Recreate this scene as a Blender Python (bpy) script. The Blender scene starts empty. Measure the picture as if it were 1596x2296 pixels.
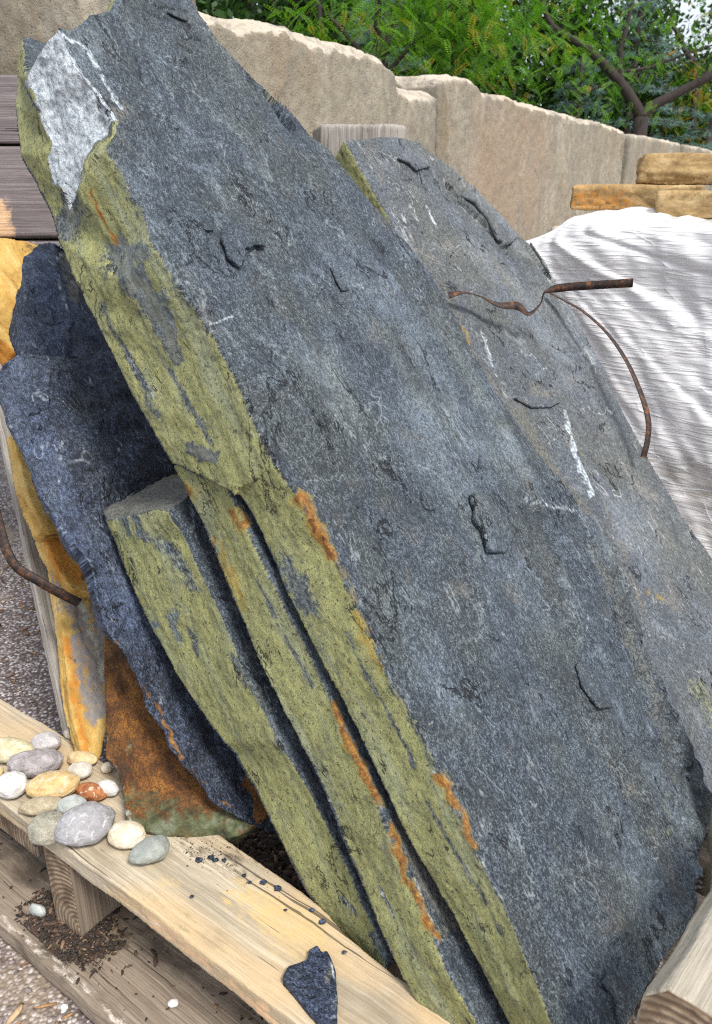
import bpy, bmesh, math, random
import numpy as np, time
from mathutils import Vector, Matrix
from mathutils.geometry import tessellate_polygon
from mathutils.bvhtree import BVHTree
SC = bpy.context.scene
COL = SC.collection
# ---------------- camera ----------------
PITCH = math.radians(21.7); F = 1802.0; CAM = np.array([0, 0, 1.5])
cam = bpy.data.cameras.new('camera'); camo = bpy.data.objects.new('camera', cam); COL.objects.link(camo)
camo.location = CAM; camo.rotation_euler = (math.pi/2 - PITCH, 0, 0)
cam.sensor_fit = 'VERTICAL'; cam.sensor_height = 24; cam.lens = 24*F/2296; cam.clip_start = .02; cam.clip_end = 500
SC.camera = camo
cam.dof.use_dof = True; cam.dof.focus_distance = 1.9; cam.dof.aperture_fstop = 4.5
SC.render.engine = 'CYCLES'; SC.cycles.use_denoising = False; SC.cycles.filter_width = 1.15
# ---------------- sky, sun, exposure ----------------
EL, AZ = 54, 148      # soft sun, high, from the right and slightly behind the camera (AZ clockwise from +Y)
W = bpy.data.worlds.new('World'); SC.world = W; W.use_nodes = True
nt = W.node_tree; nt.nodes.clear()
sky = nt.nodes.new('ShaderNodeTexSky'); sky.sky_type = 'NISHITA'; sky.sun_disc = False
sky.sun_elevation = math.radians(EL); sky.sun_rotation = math.radians(AZ); sky.air_density = 1; sky.dust_density = 4; sky.ozone_density = 1
bg = nt.nodes.new('ShaderNodeBackground'); bg.inputs[1].default_value = .115
wo = nt.nodes.new('ShaderNodeOutputWorld')
mx = nt.nodes.new('ShaderNodeMix'); mx.data_type = 'RGBA'; nz = nt.nodes.new('ShaderNodeTexNoise'); nz.inputs['Scale'].default_value = 2.2; nz.inputs['Detail'].default_value = 6
mr = nt.nodes.new('ShaderNodeMapRange'); mr.inputs[1].default_value = .3; mr.inputs[2].default_value = .65; mr.inputs[3].default_value = .45; mr.inputs[4].default_value = .9
tc = nt.nodes.new('ShaderNodeTexCoord'); nt.links.new(tc.outputs['Generated'], nz.inputs['Vector']); nt.links.new(nz.outputs[0], mr.inputs[0]); nt.links.new(mr.outputs[0], mx.inputs[0])
nt.links.new(sky.outputs[0], mx.inputs[6]); mx.inputs[7].default_value = (5.2, 5.5, 6.0, 1)   # thin white cloud over the blue
nt.links.new(mx.outputs[2], bg.inputs[0]); nt.links.new(bg.outputs[0], wo.inputs[0])
sl = bpy.data.lights.new('sun', 'SUN'); sl.energy = 2.2; sl.angle = math.radians(14); sl.color = (1, .96, .9)
so = bpy.data.objects.new('sun', sl); COL.objects.link(so)
el, az = math.radians(EL), math.radians(AZ)
sd = Vector((math.sin(az)*math.cos(el), math.cos(az)*math.cos(el), math.sin(el)))
so.rotation_euler = sd.to_track_quat('Z', 'Y').to_euler(); so.location = (3, -3, 6)
SC.view_settings.view_transform = 'Standard'; SC.view_settings.look = 'None'
SC.view_settings.exposure = .9; SC.view_settings.gamma = 1

# ---------------- maths helpers ----------------
def ray(x, y):
    v = (1148-y)/F
    return np.array([(x-798)/F, math.cos(PITCH)+math.sin(PITCH)*v, -math.sin(PITCH)+math.cos(PITCH)*v])
def unit(v): v = np.array(v, float); return v/np.linalg.norm(v)
n = unit([.613, -.421, .669]); e = np.array([-.455, .508, .73]); e = unit(e - n*(e@n)); w = np.cross(e, n)
def on(q, P, nr): D = ray(*q[:2]); return CAM + D*((nr@(np.array(P)-CAM))/(nr@D))
def pt(x, y, o=0): D = ray(x, y); return CAM + D*((-.976+o)/(n@D))
def pz(x, y, z): D = ray(x, y); return CAM + D*((z-1.5)/D[2])
def tt(x, y, t): return CAM + ray(x, y)*t
GZ = -.20                       # ground level; the pallet deck is at .15
PA = np.array([.8, -.6, 0]); PB = np.array([.6, .8, 0]); PO = pz(0, 1790, .15)
def pal(s, b, z): r = PO + PA*s + PB*b; return np.array([r[0], r[1], z])

_r = np.random.RandomState(5); _perm = np.concatenate([_r.permutation(512)]*2); _g = _r.normal(size=(512, 3)); _g /= np.linalg.norm(_g, axis=1)[:, None]; _g = _g.astype(np.float32)
def pn(p):
    i = np.floor(p).astype(np.int32); f = (p - i).astype(np.float32); u = f*f*f*(f*(f*6-15)+10); i &= 511
    out = 0
    for dx in (0, 1):
        for dy in (0, 1):
            for dz in (0, 1):
                h = _perm[(_perm[(_perm[(i[:, 0]+dx) & 511]+i[:, 1]+dy) & 511]+i[:, 2]+dz) & 511]
                g = _g[h]; dt = g[:, 0]*(f[:, 0]-dx)+g[:, 1]*(f[:, 1]-dy)+g[:, 2]*(f[:, 2]-dz)
                wt = (u[:, 0] if dx else 1-u[:, 0])*(u[:, 1] if dy else 1-u[:, 1])*(u[:, 2] if dz else 1-u[:, 2])
                out = out + wt*dt
    return out*1.6
def fbm(p, o=4, s=0, g=.5):
    p = np.asarray(p, float) + s*17.31; a = 1; r = 0
    for k in range(o): r = r + a*pn(p); p = p*2.03 + 5.7; a *= g
    return r
def sst(a, b, x): t = np.clip((x-a)/(b-a), 0, 1); return t*t*(3-2*t)

# ---------------- object helpers ----------------
def tag(o, label=None, cat=None, group=None, kind=None):
    if label: o['label'] = label
    if cat: o['category'] = cat
    if group: o['group'] = group
    if kind: o['kind'] = kind
    return o
def empty(name, loc):
    o = bpy.data.objects.new(name, None); COL.objects.link(o); o.location = [float(c) for c in loc]; o.empty_display_size = .1; return o
def link_mesh(name, V, Fc, mat, parent=None, smooth=True, attrs=None, origin=None):
    V = np.asarray(V, float)
    if origin is None: origin = np.array([(V[:, 0].min()+V[:, 0].max())/2, (V[:, 1].min()+V[:, 1].max())/2, V[:, 2].min()]) if parent is None else np.zeros(3)
    me = bpy.data.meshes.new(name); Fa = Fc if isinstance(Fc, np.ndarray) else np.array(Fc) if len({len(f) for f in Fc}) == 1 else np.zeros(0, object)
    base = np.array(parent.location) if parent is not None else origin
    Vl = (V - base).astype(np.float32)
    if Fa.dtype != object and Fa.ndim == 2:
        k = Fa.shape[1]; me.vertices.add(len(V)); me.vertices.foreach_set('co', Vl.ravel())
        me.loops.add(Fa.size); me.loops.foreach_set('vertex_index', Fa.ravel().astype(np.int32))
        me.polygons.add(len(Fa)); me.polygons.foreach_set('loop_start', np.arange(0, Fa.size, k, dtype=np.int32))
        me.update(calc_edges=True)
    else:
        me.from_pydata([tuple(map(float, v)) for v in Vl], [], [tuple(int(i) for i in f) for f in Fc]); me.update()
    if smooth: me.polygons.foreach_set('use_smooth', [True]*len(me.polygons))
    for k, v in (attrs or {}).items():
        v = np.asarray(v, np.float32)
        if v.ndim == 2: a = me.attributes.new(k, 'FLOAT_VECTOR', 'POINT'); a.data.foreach_set('vector', v.ravel())
        else: a = me.attributes.new(k, 'FLOAT', 'POINT'); a.data.foreach_set('value', v)
    me.materials.append(mat)
    o = bpy.data.objects.new(name, me); COL.objects.link(o)
    if parent is not None: o.parent = parent
    else: o.location = [float(c) for c in origin]
    return o
def prism(front, back):
    k = len(front); tri = tessellate_polygon([[Vector(p) for p in front]])
    V = list(front)+list(back); Fc = [tuple(t) for t in tri]+[(t[2]+k, t[1]+k, t[0]+k) for t in tri]
    for i in range(k): j = (i+1) % k; Fc.append((i, j, j+k, i+k))
    return V, Fc
def fuse(solids, vox, keep=False):
    """closed solids -> one watertight mesh with even small faces"""
    bm = bmesh.new()
    for V, Fc in solids:
        b2 = bmesh.new(); vs = [b2.verts.new(tuple(map(float, v))) for v in V]
        for f in Fc:
            try: b2.faces.new([vs[i] for i in f])
            except ValueError: pass
        bmesh.ops.triangulate(b2, faces=b2.faces[:]); bmesh.ops.recalc_face_normals(b2, faces=b2.faces[:])
        m2 = bpy.data.meshes.new('t'); b2.to_mesh(m2); b2.free(); bm.from_mesh(m2); bpy.data.meshes.remove(m2)
    me = bpy.data.meshes.new('t'); bm.to_mesh(me); bm.free()
    o = bpy.data.objects.new('t', me); COL.objects.link(o)
    md = o.modifiers.new('r', 'REMESH'); md.mode = 'VOXEL'; md.voxel_size = vox
    ms = o.modifiers.new('s', 'SMOOTH'); ms.factor = .5; ms.iterations = 2
    dg = bpy.context.evaluated_depsgraph_get(); ev = o.evaluated_get(dg); m = ev.to_mesh()
    V = np.empty(len(m.vertices)*3); m.vertices.foreach_get('co', V); V = V.reshape(-1, 3)
    N = np.empty(len(m.vertices)*3); m.vertex_normals.foreach_get('vector', N); N = N.reshape(-1, 3)
    L = np.empty(len(m.loops), np.int32); m.loops.foreach_get('vertex_index', L)
    Fc = L.reshape(-1, 4) if len(L) == 4*len(m.polygons) else [tuple(p.vertices) for p in m.polygons]
    ev.to_mesh_clear(); bpy.data.objects.remove(o); bpy.data.meshes.remove(me)
    return V, N, Fc
def segdist(P, line):
    best = np.full(len(P), 9.); side = np.zeros(len(P))
    for A, B in zip(line[:-1], line[1:]):
        ab = B-A; t = np.clip(((P-A)@ab)/max(ab@ab, 1e-12), 0, 1); q = A+t[:, None]*ab; dd = np.linalg.norm(P-q, axis=1)
        m = dd < best; best[m] = dd[m]
        if P.shape[1] == 2: side[m] = np.sign((P[m, 0]-A[0])*ab[1]-(P[m, 1]-A[1])*ab[0])
    return best, side
ATTR = ('facet', 'green', 'rust', 'pale', 'gray', 'brown', 'yellow')
def rock(name, mat, solids, vox, fr=None, strokes=(), ledges=(), cuts=(), grooves=(), face_amp=.006, terr=.003, side_amp=.008, stri=.005, warp=.006, seed=0,
         side='green', side2='green', parent=None, tex=None, fine=.0012, lump=0, stretch=.45):
    nn, ee, ww = fr if fr else (n, e, w)
    V, N, Fc = fuse(solids, vox)
    bvh = BVHTree.FromPolygons([Vector(v) for v in V], [list(map(int, f)) for f in Fc])
    A = {k: np.zeros(len(V)) for k in ATTR}
    for P0, cn, at, amp, *end in cuts:
        nz_ = fbm(V*14, 3, seed+3)*amp; s = (V-P0)@cn + nz_; m = s > 0
        if end:
            s2 = (V-end[0])@end[1] + nz_; m = m & (s2 > 0); k2 = m & (s2 < s); V[k2] -= s2[k2, None]*end[1]; N[k2] = N[k2]*.3+end[1]*.7; m = m & ~k2
        V[m] -= s[m, None]*cn; N[m] = N[m]*.3+cn*.7
        if at: A[at][m] = 1
    N /= np.linalg.norm(N, axis=1)[:, None]+1e-9
    f = N@nn; pc = np.stack([V@ww, V@ee, V@nn], 1)
    wf = sst(.55, .85, np.abs(f)); edgew = 1-wf
    if side: A[side] = np.maximum(A[side], edgew*(N@ww < .25)*(1-sum(A[c[2]] for c in cuts if c[2]) if any(c[2] for c in cuts) else 1))
    if side2: A[side2] = np.maximum(A[side2], edgew*(N@ww >= .25))
    st = np.array([1, stretch, 1])
    wv = np.stack([fbm(pc*7, 3, seed+k) for k in range(3)], 1)*warp
    D = wv[:, :1]*ww + wv[:, 1:2]*ee
    broad = fbm(pc*4*st, 3, seed+5)*face_amp
    q = fbm(pc*np.array([5, 2.2, 0])+seed, 5, seed+7)*3.2+2; fq = np.floor(q)+sst(.86, 1, q-np.floor(q))
    broad += fq*terr*.6
    q = fbm(pc*np.array([11, 5, 0])+seed, 4, seed+8)*2.2; fq = np.floor(q)+sst(.8, 1, q-np.floor(q)); broad += fq*terr*.3
    broad += fbm(pc*np.array([60, 34, 60]), 3, seed+9)*fine
    lump_ = fbm(V*5, 3, seed+21)*lump
    sd_ = fbm(pc*np.array([7, 4, 12]), 4, seed+11)*side_amp*.7 + fbm(pc*np.array([12, 4, 40]), 3, seed+12)*stri*.6 + fbm(pc*70, 2, seed+13)*fine*1.3
    D = D + (nn*np.sign(f)[:, None])*(broad*wf)[:, None] + N*(sd_*edgew + lump_)[:, None]
    def hit(q):
        r = bvh.ray_cast(Vector(CAM), Vector(ray(*q)))[0]
        return np.array(r) if r is not None else on(q, V.mean(0), nn)
    wzg = np.stack([fbm(pc*50, 2, seed+61+k) for k in range(3)], 1) if grooves else None
    wz = np.stack([fbm(pc*38, 3, seed+41+k) for k in range(3)], 1) if strokes else None
    P2l = pc[:, :2] + np.stack([fbm(pc*45, 2, seed+31), fbm(pc*45, 2, seed+32)], 1)*.005 if ledges else None
    for pts, h, reach in ledges:        # the strip on one side of the line lifts: a broken cleavage step
        L3 = [hit(q) for q in pts]; L2 = [np.array([p@ww, p@ee]) for p in L3]
        P2 = P2l
        d_, s_ = segdist(P2, L2); ends = np.minimum(np.linalg.norm(P2-L2[0], axis=1), np.linalg.norm(P2-L2[-1], axis=1))
        m = (f > .5)*sst(-.0035, .0035, d_*s_)*(1-sst(0, reach, d_))*sst(0, .02, ends)
        D = D + nn*(h*m)[:, None]
    for pts, rad, dep in grooves:
        L3 = [hit(q) for q in pts]
        if len(L3) == 1: L3 = [L3[0], L3[0]+1e-4]
        d_, _ = segdist(V+wv*.5+wzg*min(.004, rad*.5), L3); D = D - nn*(dep*(f > .3)*(1-sst(rad*.2, max(rad, .0075), d_)))[:, None]
    for at, pts, rad, val in strokes:
        L3 = [hit(q) for q in pts]
        if len(L3) == 1: L3 = [L3[0], L3[0]+1e-4]
        Pw = V + wv*1.2 + wz*min(.02, rad*.6)
        d_, _ = segdist(Pw, L3); m = (1-sst(rad*.1, rad*1.45, d_))*abs(val)
        if val < 0: A[at] = A[at]*(1-m)
        else: A[at] = np.maximum(A[at], m)
        if at == 'gray' or at == 'pale': A['green'] = A['green']*(1-m)
    V = V + D
    A['pc'] = pc
    return link_mesh(name, V, Fc, mat, parent, True, A)

# ---------------- materials ----------------
class M:
    def __init__(s, name):
        s.m = bpy.data.materials.new(name); s.m.use_nodes = True; s.t = s.m.node_tree; s.t.nodes.clear()
        s.out = s.t.nodes.new('ShaderNodeOutputMaterial'); s.b = s.t.nodes.new('ShaderNodeBsdfPrincipled'); s.t.links.new(s.b.outputs[0], s.out.inputs[0])
        s.b.inputs['Specular IOR Level'].default_value = .35
    def N(s, k, **kw):
        x = s.t.nodes.new(k)
        for a, v in kw.items(): setattr(x, a, v)
        return x
    def put(s, i, v):
        if hasattr(v, 'is_output') or isinstance(v, bpy.types.NodeSocket): s.t.links.new(v, i)
        else:
            if i.type == 'RGBA' and len(v) == 3: v = tuple(v)+(1,)
            i.default_value = v
    def vec(s, a='pc'):
        if a == 'obj': return s.N('ShaderNodeTexCoord').outputs['Object']
        return s.N('ShaderNodeAttribute', attribute_name=a).outputs['Vector']
    def at(s, a): return s.N('ShaderNodeAttribute', attribute_name=a).outputs['Fac']
    def map(s, v, sc, loc=(0, 0, 0), rot=(0, 0, 0)):
        x = s.N('ShaderNodeMapping'); s.put(x.inputs[0], v); x.inputs['Scale'].default_value = sc; x.inputs['Location'].default_value = loc; x.inputs['Rotation'].default_value = rot; return x.outputs[0]
    def noise(s, v, sc, det=3, ro=.55, dist=0):
        x = s.N('ShaderNodeTexNoise'); s.put(x.inputs['Vector'], v); x.inputs['Scale'].default_value = sc; x.inputs['Detail'].default_value = det; x.inputs['Roughness'].default_value = ro; x.inputs['Distortion'].default_value = dist; return x.outputs[0]
    def vor(s, v, sc, feat='F1', out=0, rnd=1):
        x = s.N('ShaderNodeTexVoronoi', feature=feat); s.put(x.inputs['Vector'], v); x.inputs['Scale'].default_value = sc; x.inputs['Randomness'].default_value = rnd; return x.outputs[out]
    def rmp(s, f, a, b, lo=0, hi=1):
        x = s.N('ShaderNodeMapRange', interpolation_type='SMOOTHSTEP'); s.put(x.inputs[0], f)
        for i, v in zip((1, 2, 3, 4), (a, b, lo, hi)): x.inputs[i].default_value = v
        return x.outputs[0]
    def mth(s, op, a, b=0, clamp=False):
        x = s.N('ShaderNodeMath', operation=op, use_clamp=clamp); s.put(x.inputs[0], a); s.put(x.inputs[1], b); return x.outputs[0]
    def mix(s, f, a, b, bt='MIX'):
        x = s.N('ShaderNodeMix', data_type='RGBA', blend_type=bt); s.put(x.inputs[0], f); s.put(x.inputs[6], a); s.put(x.inputs[7], b); return x.outputs[2]
    def ramp(s, f, stops):
        x = s.N('ShaderNodeValToRGB'); s.put(x.inputs[0], f); el_ = x.color_ramp.elements
        while len(el_) < len(stops): el_.new(.5)
        for k, (p, c) in zip(el_, stops): k.position = p; k.color = tuple(c)+(1,)
        return x.outputs[0]
    def bump(s, h, dist=.002, st=1, nrm=None):
        x = s.N('ShaderNodeBump'); s.put(x.inputs['Height'], h); x.inputs['Distance'].default_value = dist; x.inputs['Strength'].default_value = st
        if nrm is not None: s.put(x.inputs['Normal'], nrm)
        return x.outputs[0]
    def fin(s, col, rough=.8, nrm=None, **kw):
        s.put(s.b.inputs['Base Color'], col); s.put(s.b.inputs['Roughness'], rough)
        if nrm is not None: s.put(s.b.inputs['Normal'], nrm)
        for k, v in kw.items(): s.put(s.b.inputs[k.replace('_', ' ')], v)
        return s.m

def slate(name, dark=(.014, .018, .025), light=(.17, .20, .225), mid=(.048, .059, .071), vein=(.40, .45, .48), veins=.42, patch=(.13, .12, .10), g1=(.37, .37, .155), g2=(.115, .13, .06), sp=560):
    m = M(name); v = m.vec()
    vs = m.map(v, (1, .5, 1))
    fine = m.noise(vs, sp, 3, .7); fine2 = m.noise(vs, sp*.35, 3, .6); big = m.noise(m.map(v, (1, .35, 1)), 4.5, 5, .6); bigb = m.noise(v, 9, 4, .6, .6)
    f = m.mth('ADD', m.mth('MULTIPLY', m.rmp(fine, .42, .60), .62), m.mth('MULTIPLY', m.rmp(fine2, .38, .62), .38))
    c = m.ramp(f, [(.12, dark), (.55, mid), (1, light)]); lt = m.mix(f, tuple(x*1.25 for x in mid), tuple(min(1, x*1.7) for x in light)); dkc = m.mix(f, dark, tuple(x*.9 for x in mid))
    c = m.mix(m.rmp(big, .47, .68, 0, .55), c, lt)
    med = m.noise(m.map(v, (1, .75, 1), (8, 1, 3)), 15, 6, .72, .8); c = m.mix(m.rmp(med, .53, .70, 0, .6), c, lt); c = m.mix(m.rmp(med, .49, .34, 0, .75), c, dkc)
    hue = m.noise(m.map(v, (1, .6, 1), (2, 9, 4)), 6, 4, .6, .5); c = m.mix(m.rmp(hue, .40, .66, 0, 1), m.mix(1, c, (.94, 1.0, 1.07), 'MULTIPLY'), m.mix(1, c, (1.05, 1.05, .95), 'MULTIPLY'))
    c = m.mix(m.rmp(bigb, .56, .74, 0, .35), c, m.mix(f, tuple(x*.5 for x in patch), tuple(x*1.9 for x in patch)))
    # mineral streaks running along the bedding, broken up by the grain
    stv = m.noise(m.map(v, (40, 4.5, 40), (3, 1, 2)), 1, 6, .72, .7); gate = m.rmp(m.noise(m.map(v, (3.5, 2.2, 3.5), (9, 4, 1)), 1, 3), .46, .62)
    k = m.mth('MULTIPLY', m.mth('MULTIPLY', m.rmp(stv, .56, .68), gate), m.rmp(fine2, .42, .58), True)
    c = m.mix(m.mth('MULTIPLY', k, veins), c, vein)
    def line(sc, loc, wdt, gsc, g0, dist=.6, st=(1, .6, 1)):
        a_ = m.mth('ABSOLUTE', m.mth('SUBTRACT', m.noise(m.map(v, st, loc), sc, 4, .6, dist), .5)); return m.mth('MULTIPLY', m.mth('SUBTRACT', 1, m.rmp(a_, 0, wdt)), m.rmp(m.noise(m.map(v, (1, 1, 1), loc), gsc, 3), g0, g0+.06))
    k2 = m.mth('MAXIMUM', line(4, (1, 2, 3), .009, 6, .55), line(9, (7, 2, 5), .010, 9, .57))
    c = m.mix(m.mth('MULTIPLY', m.mth('MULTIPLY', k2, m.rmp(fine2, .3, .6)), veins), c, vein)
    fl = m.rmp(m.noise(m.map(v, (1, .5, 1), (4, 4, 4)), 55, 3, .7), .68, .76); c = m.mix(m.mth('MULTIPLY', fl, .45*veins), c, (.50, .44, .34))
    grn = m.mth('ADD', m.mth('MULTIPLY', m.noise(vs, 38, 5, .7), .5), m.mth('MULTIPLY', fine2, .5))
    def ov(c, a, col, s=.5, nsc=38):
        fac = m.rmp(m.mth('ADD', m.at(a), m.mth('MULTIPLY', m.mth('SUBTRACT', grn, .5), s*6.5)), .38, 1.0)
        return m.mix(m.mth('MULTIPLY', fac, m.rmp(m.at(a), .02, .12)), c, col)
    gf = m.mth('ADD', m.mth('MULTIPLY', m.rmp(fine, .34, .6), .55), m.mth('MULTIPLY', m.rmp(m.noise(m.map(v, (1, .7, 1.2)), 30, 5, .7), .3, .7), .45))
    gc = m.ramp(gf, [(.1, g2), (.5, tuple((a+b)/2 for a, b in zip(g1, g2))), (.95, g1)])
    gc = m.mix(m.rmp(m.noise(m.map(v, (1, .4, 2.5)), 7, 4, .6), .50, .68, 0, .55), gc, m.mix(gf, (.13, .16, .12), (.34, .37, .27)))
    dk = m.rmp(m.noise(m.map(v, (1, .8, 1.2), (2, 7, 3)), 130, 4, .6, .8), .60, .67)
    gc = m.mix(m.mth('MULTIPLY', dk, .85), gc, (.06, .07, .06))
    sch = m.rmp(m.noise(m.map(v, (.8, .28, 3.0), (6, 2, 1)), 10, 4, .7, 1.2), .62, .67); gc = m.mix(m.mth('MULTIPLY', sch, .45), gc, m.mix(f, (.05, .06, .065), (.2, .22, .22)))
    c = ov(c, 'green', gc, .35)
    c = ov(c, 'gray', m.mix(gf, (.055, .065, .06), (.22, .235, .20)), .3)
    c = ov(c, 'brown', m.mix(f, (.045, .045, .04), (.20, .20, .175)), .32, 16)
    c = ov(c, 'yellow', m.mix(gf, (.17, .12, .02), (.44, .32, .07)), .16)
    c = m.mix(m.rmp(m.at('facet'), .4, .6), c, m.mix(m.rmp(m.noise(vs, 120, 6, .75), .34, .6), m.mix(f, (.09, .12, .155), (.28, .33, .38)), m.mix(f, (.38, .43, .47), (.68, .72, .74))))
    c = ov(c, 'pale', m.mix(m.rmp(fine2, .35, .62), (.17, .21, .25), (.50, .55, .57)), .22)
    crk = m.mth('MULTIPLY', m.mth('SUBTRACT', 1, m.rmp(m.mth('ABSOLUTE', m.mth('SUBTRACT', m.noise(m.map(v, (1, .42, 1), (5, 1, 8)), 7, 6, .62, .4), .5)), .0, .010)), m.rmp(m.noise(v, 8, 3), .54, .57))
    c = m.mix(m.mth('MULTIPLY', crk, .85), c, (.012, .013, .016))
    rc = m.ramp(m.noise(vs, 150, 5, .75), [(.34, (.06, .028, .012)), (.5, (.24, .10, .022)), (.66, (.42, .23, .05))])
    c = ov(c, 'rust', rc, .15, 30)
    h = m.mth('ADD', m.mth('MULTIPLY', m.noise(vs, 140, 5, .7), .6), m.mth('ADD', m.mth('MULTIPLY', fine, .25), m.mth('MULTIPLY', dk, m.mth('MULTIPLY', m.at('green'), -.5)))); h = m.mth('SUBTRACT', h, crk)
    return m.fin(c, m.rmp(fine, .3, .7, .55, .9), m.bump(h, .006, 1))
MS = slate('blue_grey_slate')
MS0 = slate('weathered_slate', (.04, .045, .05), (.20, .21, .22), (.098, .106, .114), (.60, .62, .62), .55, (.21, .19, .16))
MD = slate('dark_slate', (.005, .007, .013), (.10, .125, .19), (.020, .026, .043), (.38, .43, .47), .5, (.035, .04, .045), sp=380)

def rusty():
    m = M('rust_stained_stone'); v = m.vec()
    a = m.noise(m.map(v, (1, .6, 1)), 22, 8, .78, .3); b = m.noise(v, 260, 3, .75); big = m.noise(m.map(v, (1, .6, 1)), 6, 5, .7)
    c = m.ramp(a, [(.3, (.025, .015, .009)), (.44, (.11, .045, .014)), (.56, (.26, .105, .022)), (.7, (.46, .22, .045))])
    c = m.mix(m.rmp(big, .5, .66, 0, .65), c, m.ramp(a, [(.3, (.03, .02, .01)), (.6, (.14, .07, .025)), (.75, (.2, .12, .05))]))
    c = m.mix(m.rmp(b, .44, .60, 0, .75), c, (.035, .02, .012), 'MIX')
    mg = m.ramp(m.noise(v, 26, 5, .7), [(.35, (.03, .035, .02)), (.5, (.10, .11, .05)), (.68, (.22, .24, .18))])
    def ov(c, at, col, nsc=30): return m.mix(m.rmp(m.mth('ADD', m.at(at), m.mth('MULTIPLY', m.mth('SUBTRACT', m.noise(v, nsc*1.5, 5, .75), .5), 2.2)), .3, .95), c, col)
    c = ov(c, 'green', mg); c = ov(c, 'gray', m.mix(b, (.16, .14, .13), (.30, .28, .26))); c = ov(c, 'pale', (.45, .46, .42)); c = ov(c, 'yellow', m.ramp(a, [(.3, (.4, .18, .03)), (.6, (.62, .36, .07))]))
    return m.fin(c, .85, m.bump(m.mth('ADD', a, m.mth('MULTIPLY', b, .4)), .008, 1))
MR = rusty()
def sandstone(name, c0, c1, c2, grey=(.25, .23, .22), gk=.0):
    m = M(name); v = m.vec(); a = m.noise(m.map(v, (1, .55, 1)), 13, 6, .65, .8); b = m.noise(v, 110, 4, .7)
    c = m.ramp(a, [(.3, c0), (.5, c1), (.7, c2)]); c = m.mix(m.rmp(b, .3, .7, 0, .3), c, tuple(x*.45 for x in c1))
    def ov(c, at, col): return m.mix(m.rmp(m.mth('ADD', m.at(at), m.mth('MULTIPLY', m.mth('SUBTRACT', m.noise(v, 42, 5, .75), .5), 2.0)), .3, .95), c, col)
    c = ov(c, 'gray', m.mix(b, tuple(x*.8 for x in grey), tuple(x*1.2 for x in grey))); c = ov(c, 'rust', m.mix(a, (.4, .14, .02), (.65, .3, .05))); c = ov(c, 'pale', (.5, .5, .4)); c = ov(c, 'brown', (.12, .07, .03))
    c = m.mix(m.rmp(m.noise(m.map(v, (1, .6, 1), (5, 5, 5)), 30, 4, .7), .62, .7, 0, .8), c, (.07, .05, .03))
    return m.fin(c, .85, m.bump(m.mth('ADD', a, m.mth('MULTIPLY', b, .35)), .008, 1))
MY = sandstone('yellow_sandstone', (.30, .15, .03), (.56, .36, .10), (.68, .50, .20))
MY2 = sandstone('buff_flagstone', (.16, .095, .04), (.37, .25, .11), (.52, .39, .21))
def wood(name, c0, c1, dirt=(.10, .07, .05), dk=.4, sc=1.0, warm=None):
    """grain runs along pc.y"""
    m = M(name); v = m.vec(); g = m.noise(m.map(v, (230*sc, 5*sc, 230*sc)), 1, 5, .65, .2); g2 = m.noise(m.map(v, (34*sc, 1.3*sc, 34*sc)), 1, 5, .65, .5); p = m.noise(m.map(v, (1, .5, 1)), 6, 5, .6)
    c = m.mix(m.rmp(g, .32, .68), c0, c1); c = m.mix(m.rmp(g2, .42, .7, 0, .5), c, tuple(x*.62 for x in c0))
    if warm: c = m.mix(m.rmp(m.noise(m.map(v, (1, .45, 1), (3, 8, 2)), 5, 3, .5, .5), .42, .62, 0, .75), c, m.mix(g, tuple(x*.75 for x in warm), warm))
    c = m.mix(m.rmp(p, .52, .72, 0, dk), c, dirt)
    def ov(c, at, col): return m.mix(m.rmp(m.mth('ADD', m.at(at), m.mth('MULTIPLY', m.mth('SUBTRACT', m.noise(m.map(v, (1, .3, 1)), 60, 5, .75), .5), 2.2)), .3, .95), c, col)
    c = ov(c, 'rust', m.mix(g, (.62, .36, .18), (.78, .56, .36))); c = ov(c, 'brown', m.mix(m.noise(v, 150, 3), (.015, .011, .008), (.13, .09, .06))); c = ov(c, 'pale', (.74, .68, .6)); c = ov(c, 'green', (.2, .2, .1)); c = ov(c, 'yellow', m.mix(g, (.5, .36, .16), (.66, .5, .26)))
    crack = m.rmp(m.noise(m.map(v, (110*sc, 2*sc, 110*sc), (7, 3, 3)), 1, 3, .5, .3), .685, .70); c = m.mix(m.mth('MULTIPLY', crack, .75), c, (.03, .022, .018))
    h = m.mth('SUBTRACT', m.mth('ADD', g, m.mth('MULTIPLY', g2, .6)), crack)
    return m.fin(c, .85, m.bump(h, .003, .9))
WD = wood('fresh_pallet_wood', (.37, .31, .22), (.60, .52, .39), (.2, .15, .10), .45, 1, (.64, .46, .25))
WG = wood('grey_weathered_wood', (.20, .185, .165), (.40, .37, .33), (.08, .06, .05), .5)
WB = wood('dirty_pallet_wood', (.19, .145, .105), (.34, .28, .215), (.05, .035, .025), .8)
WP = wood('purple_grey_timber', (.16, .135, .14), (.27, .235, .235), (.08, .06, .06), .4, .8)
WR = wood('pale_rail_wood', (.31, .275, .21), (.47, .42, .34), (.22, .2, .12), .4, 1)
def endgrain():
    m = M('wood_end_grain'); v = m.vec(); x = m.N('ShaderNodeTexWave', wave_type='RINGS', rings_direction='Y'); m.put(x.inputs['Vector'], m.map(v, (1, 1, 1), m._loc)) if hasattr(m, '_loc') else m.put(x.inputs['Vector'], v)
    x.inputs['Scale'].default_value = 26; x.inputs['Distortion'].default_value = 1.6; x.inputs['Detail'].default_value = 3; x.inputs['Detail Scale'].default_value = 2
    c = m.mix(x.outputs[1], (.20, .14, .09), (.38, .29, .2)); c = m.mix(m.rmp(m.noise(v, 18, 4), .42, .6, 0, .75), c, (.10, .065, .04))
    return m.fin(c, .9, m.bump(x.outputs[1], .002, .8))
WE = endgrain()
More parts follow.
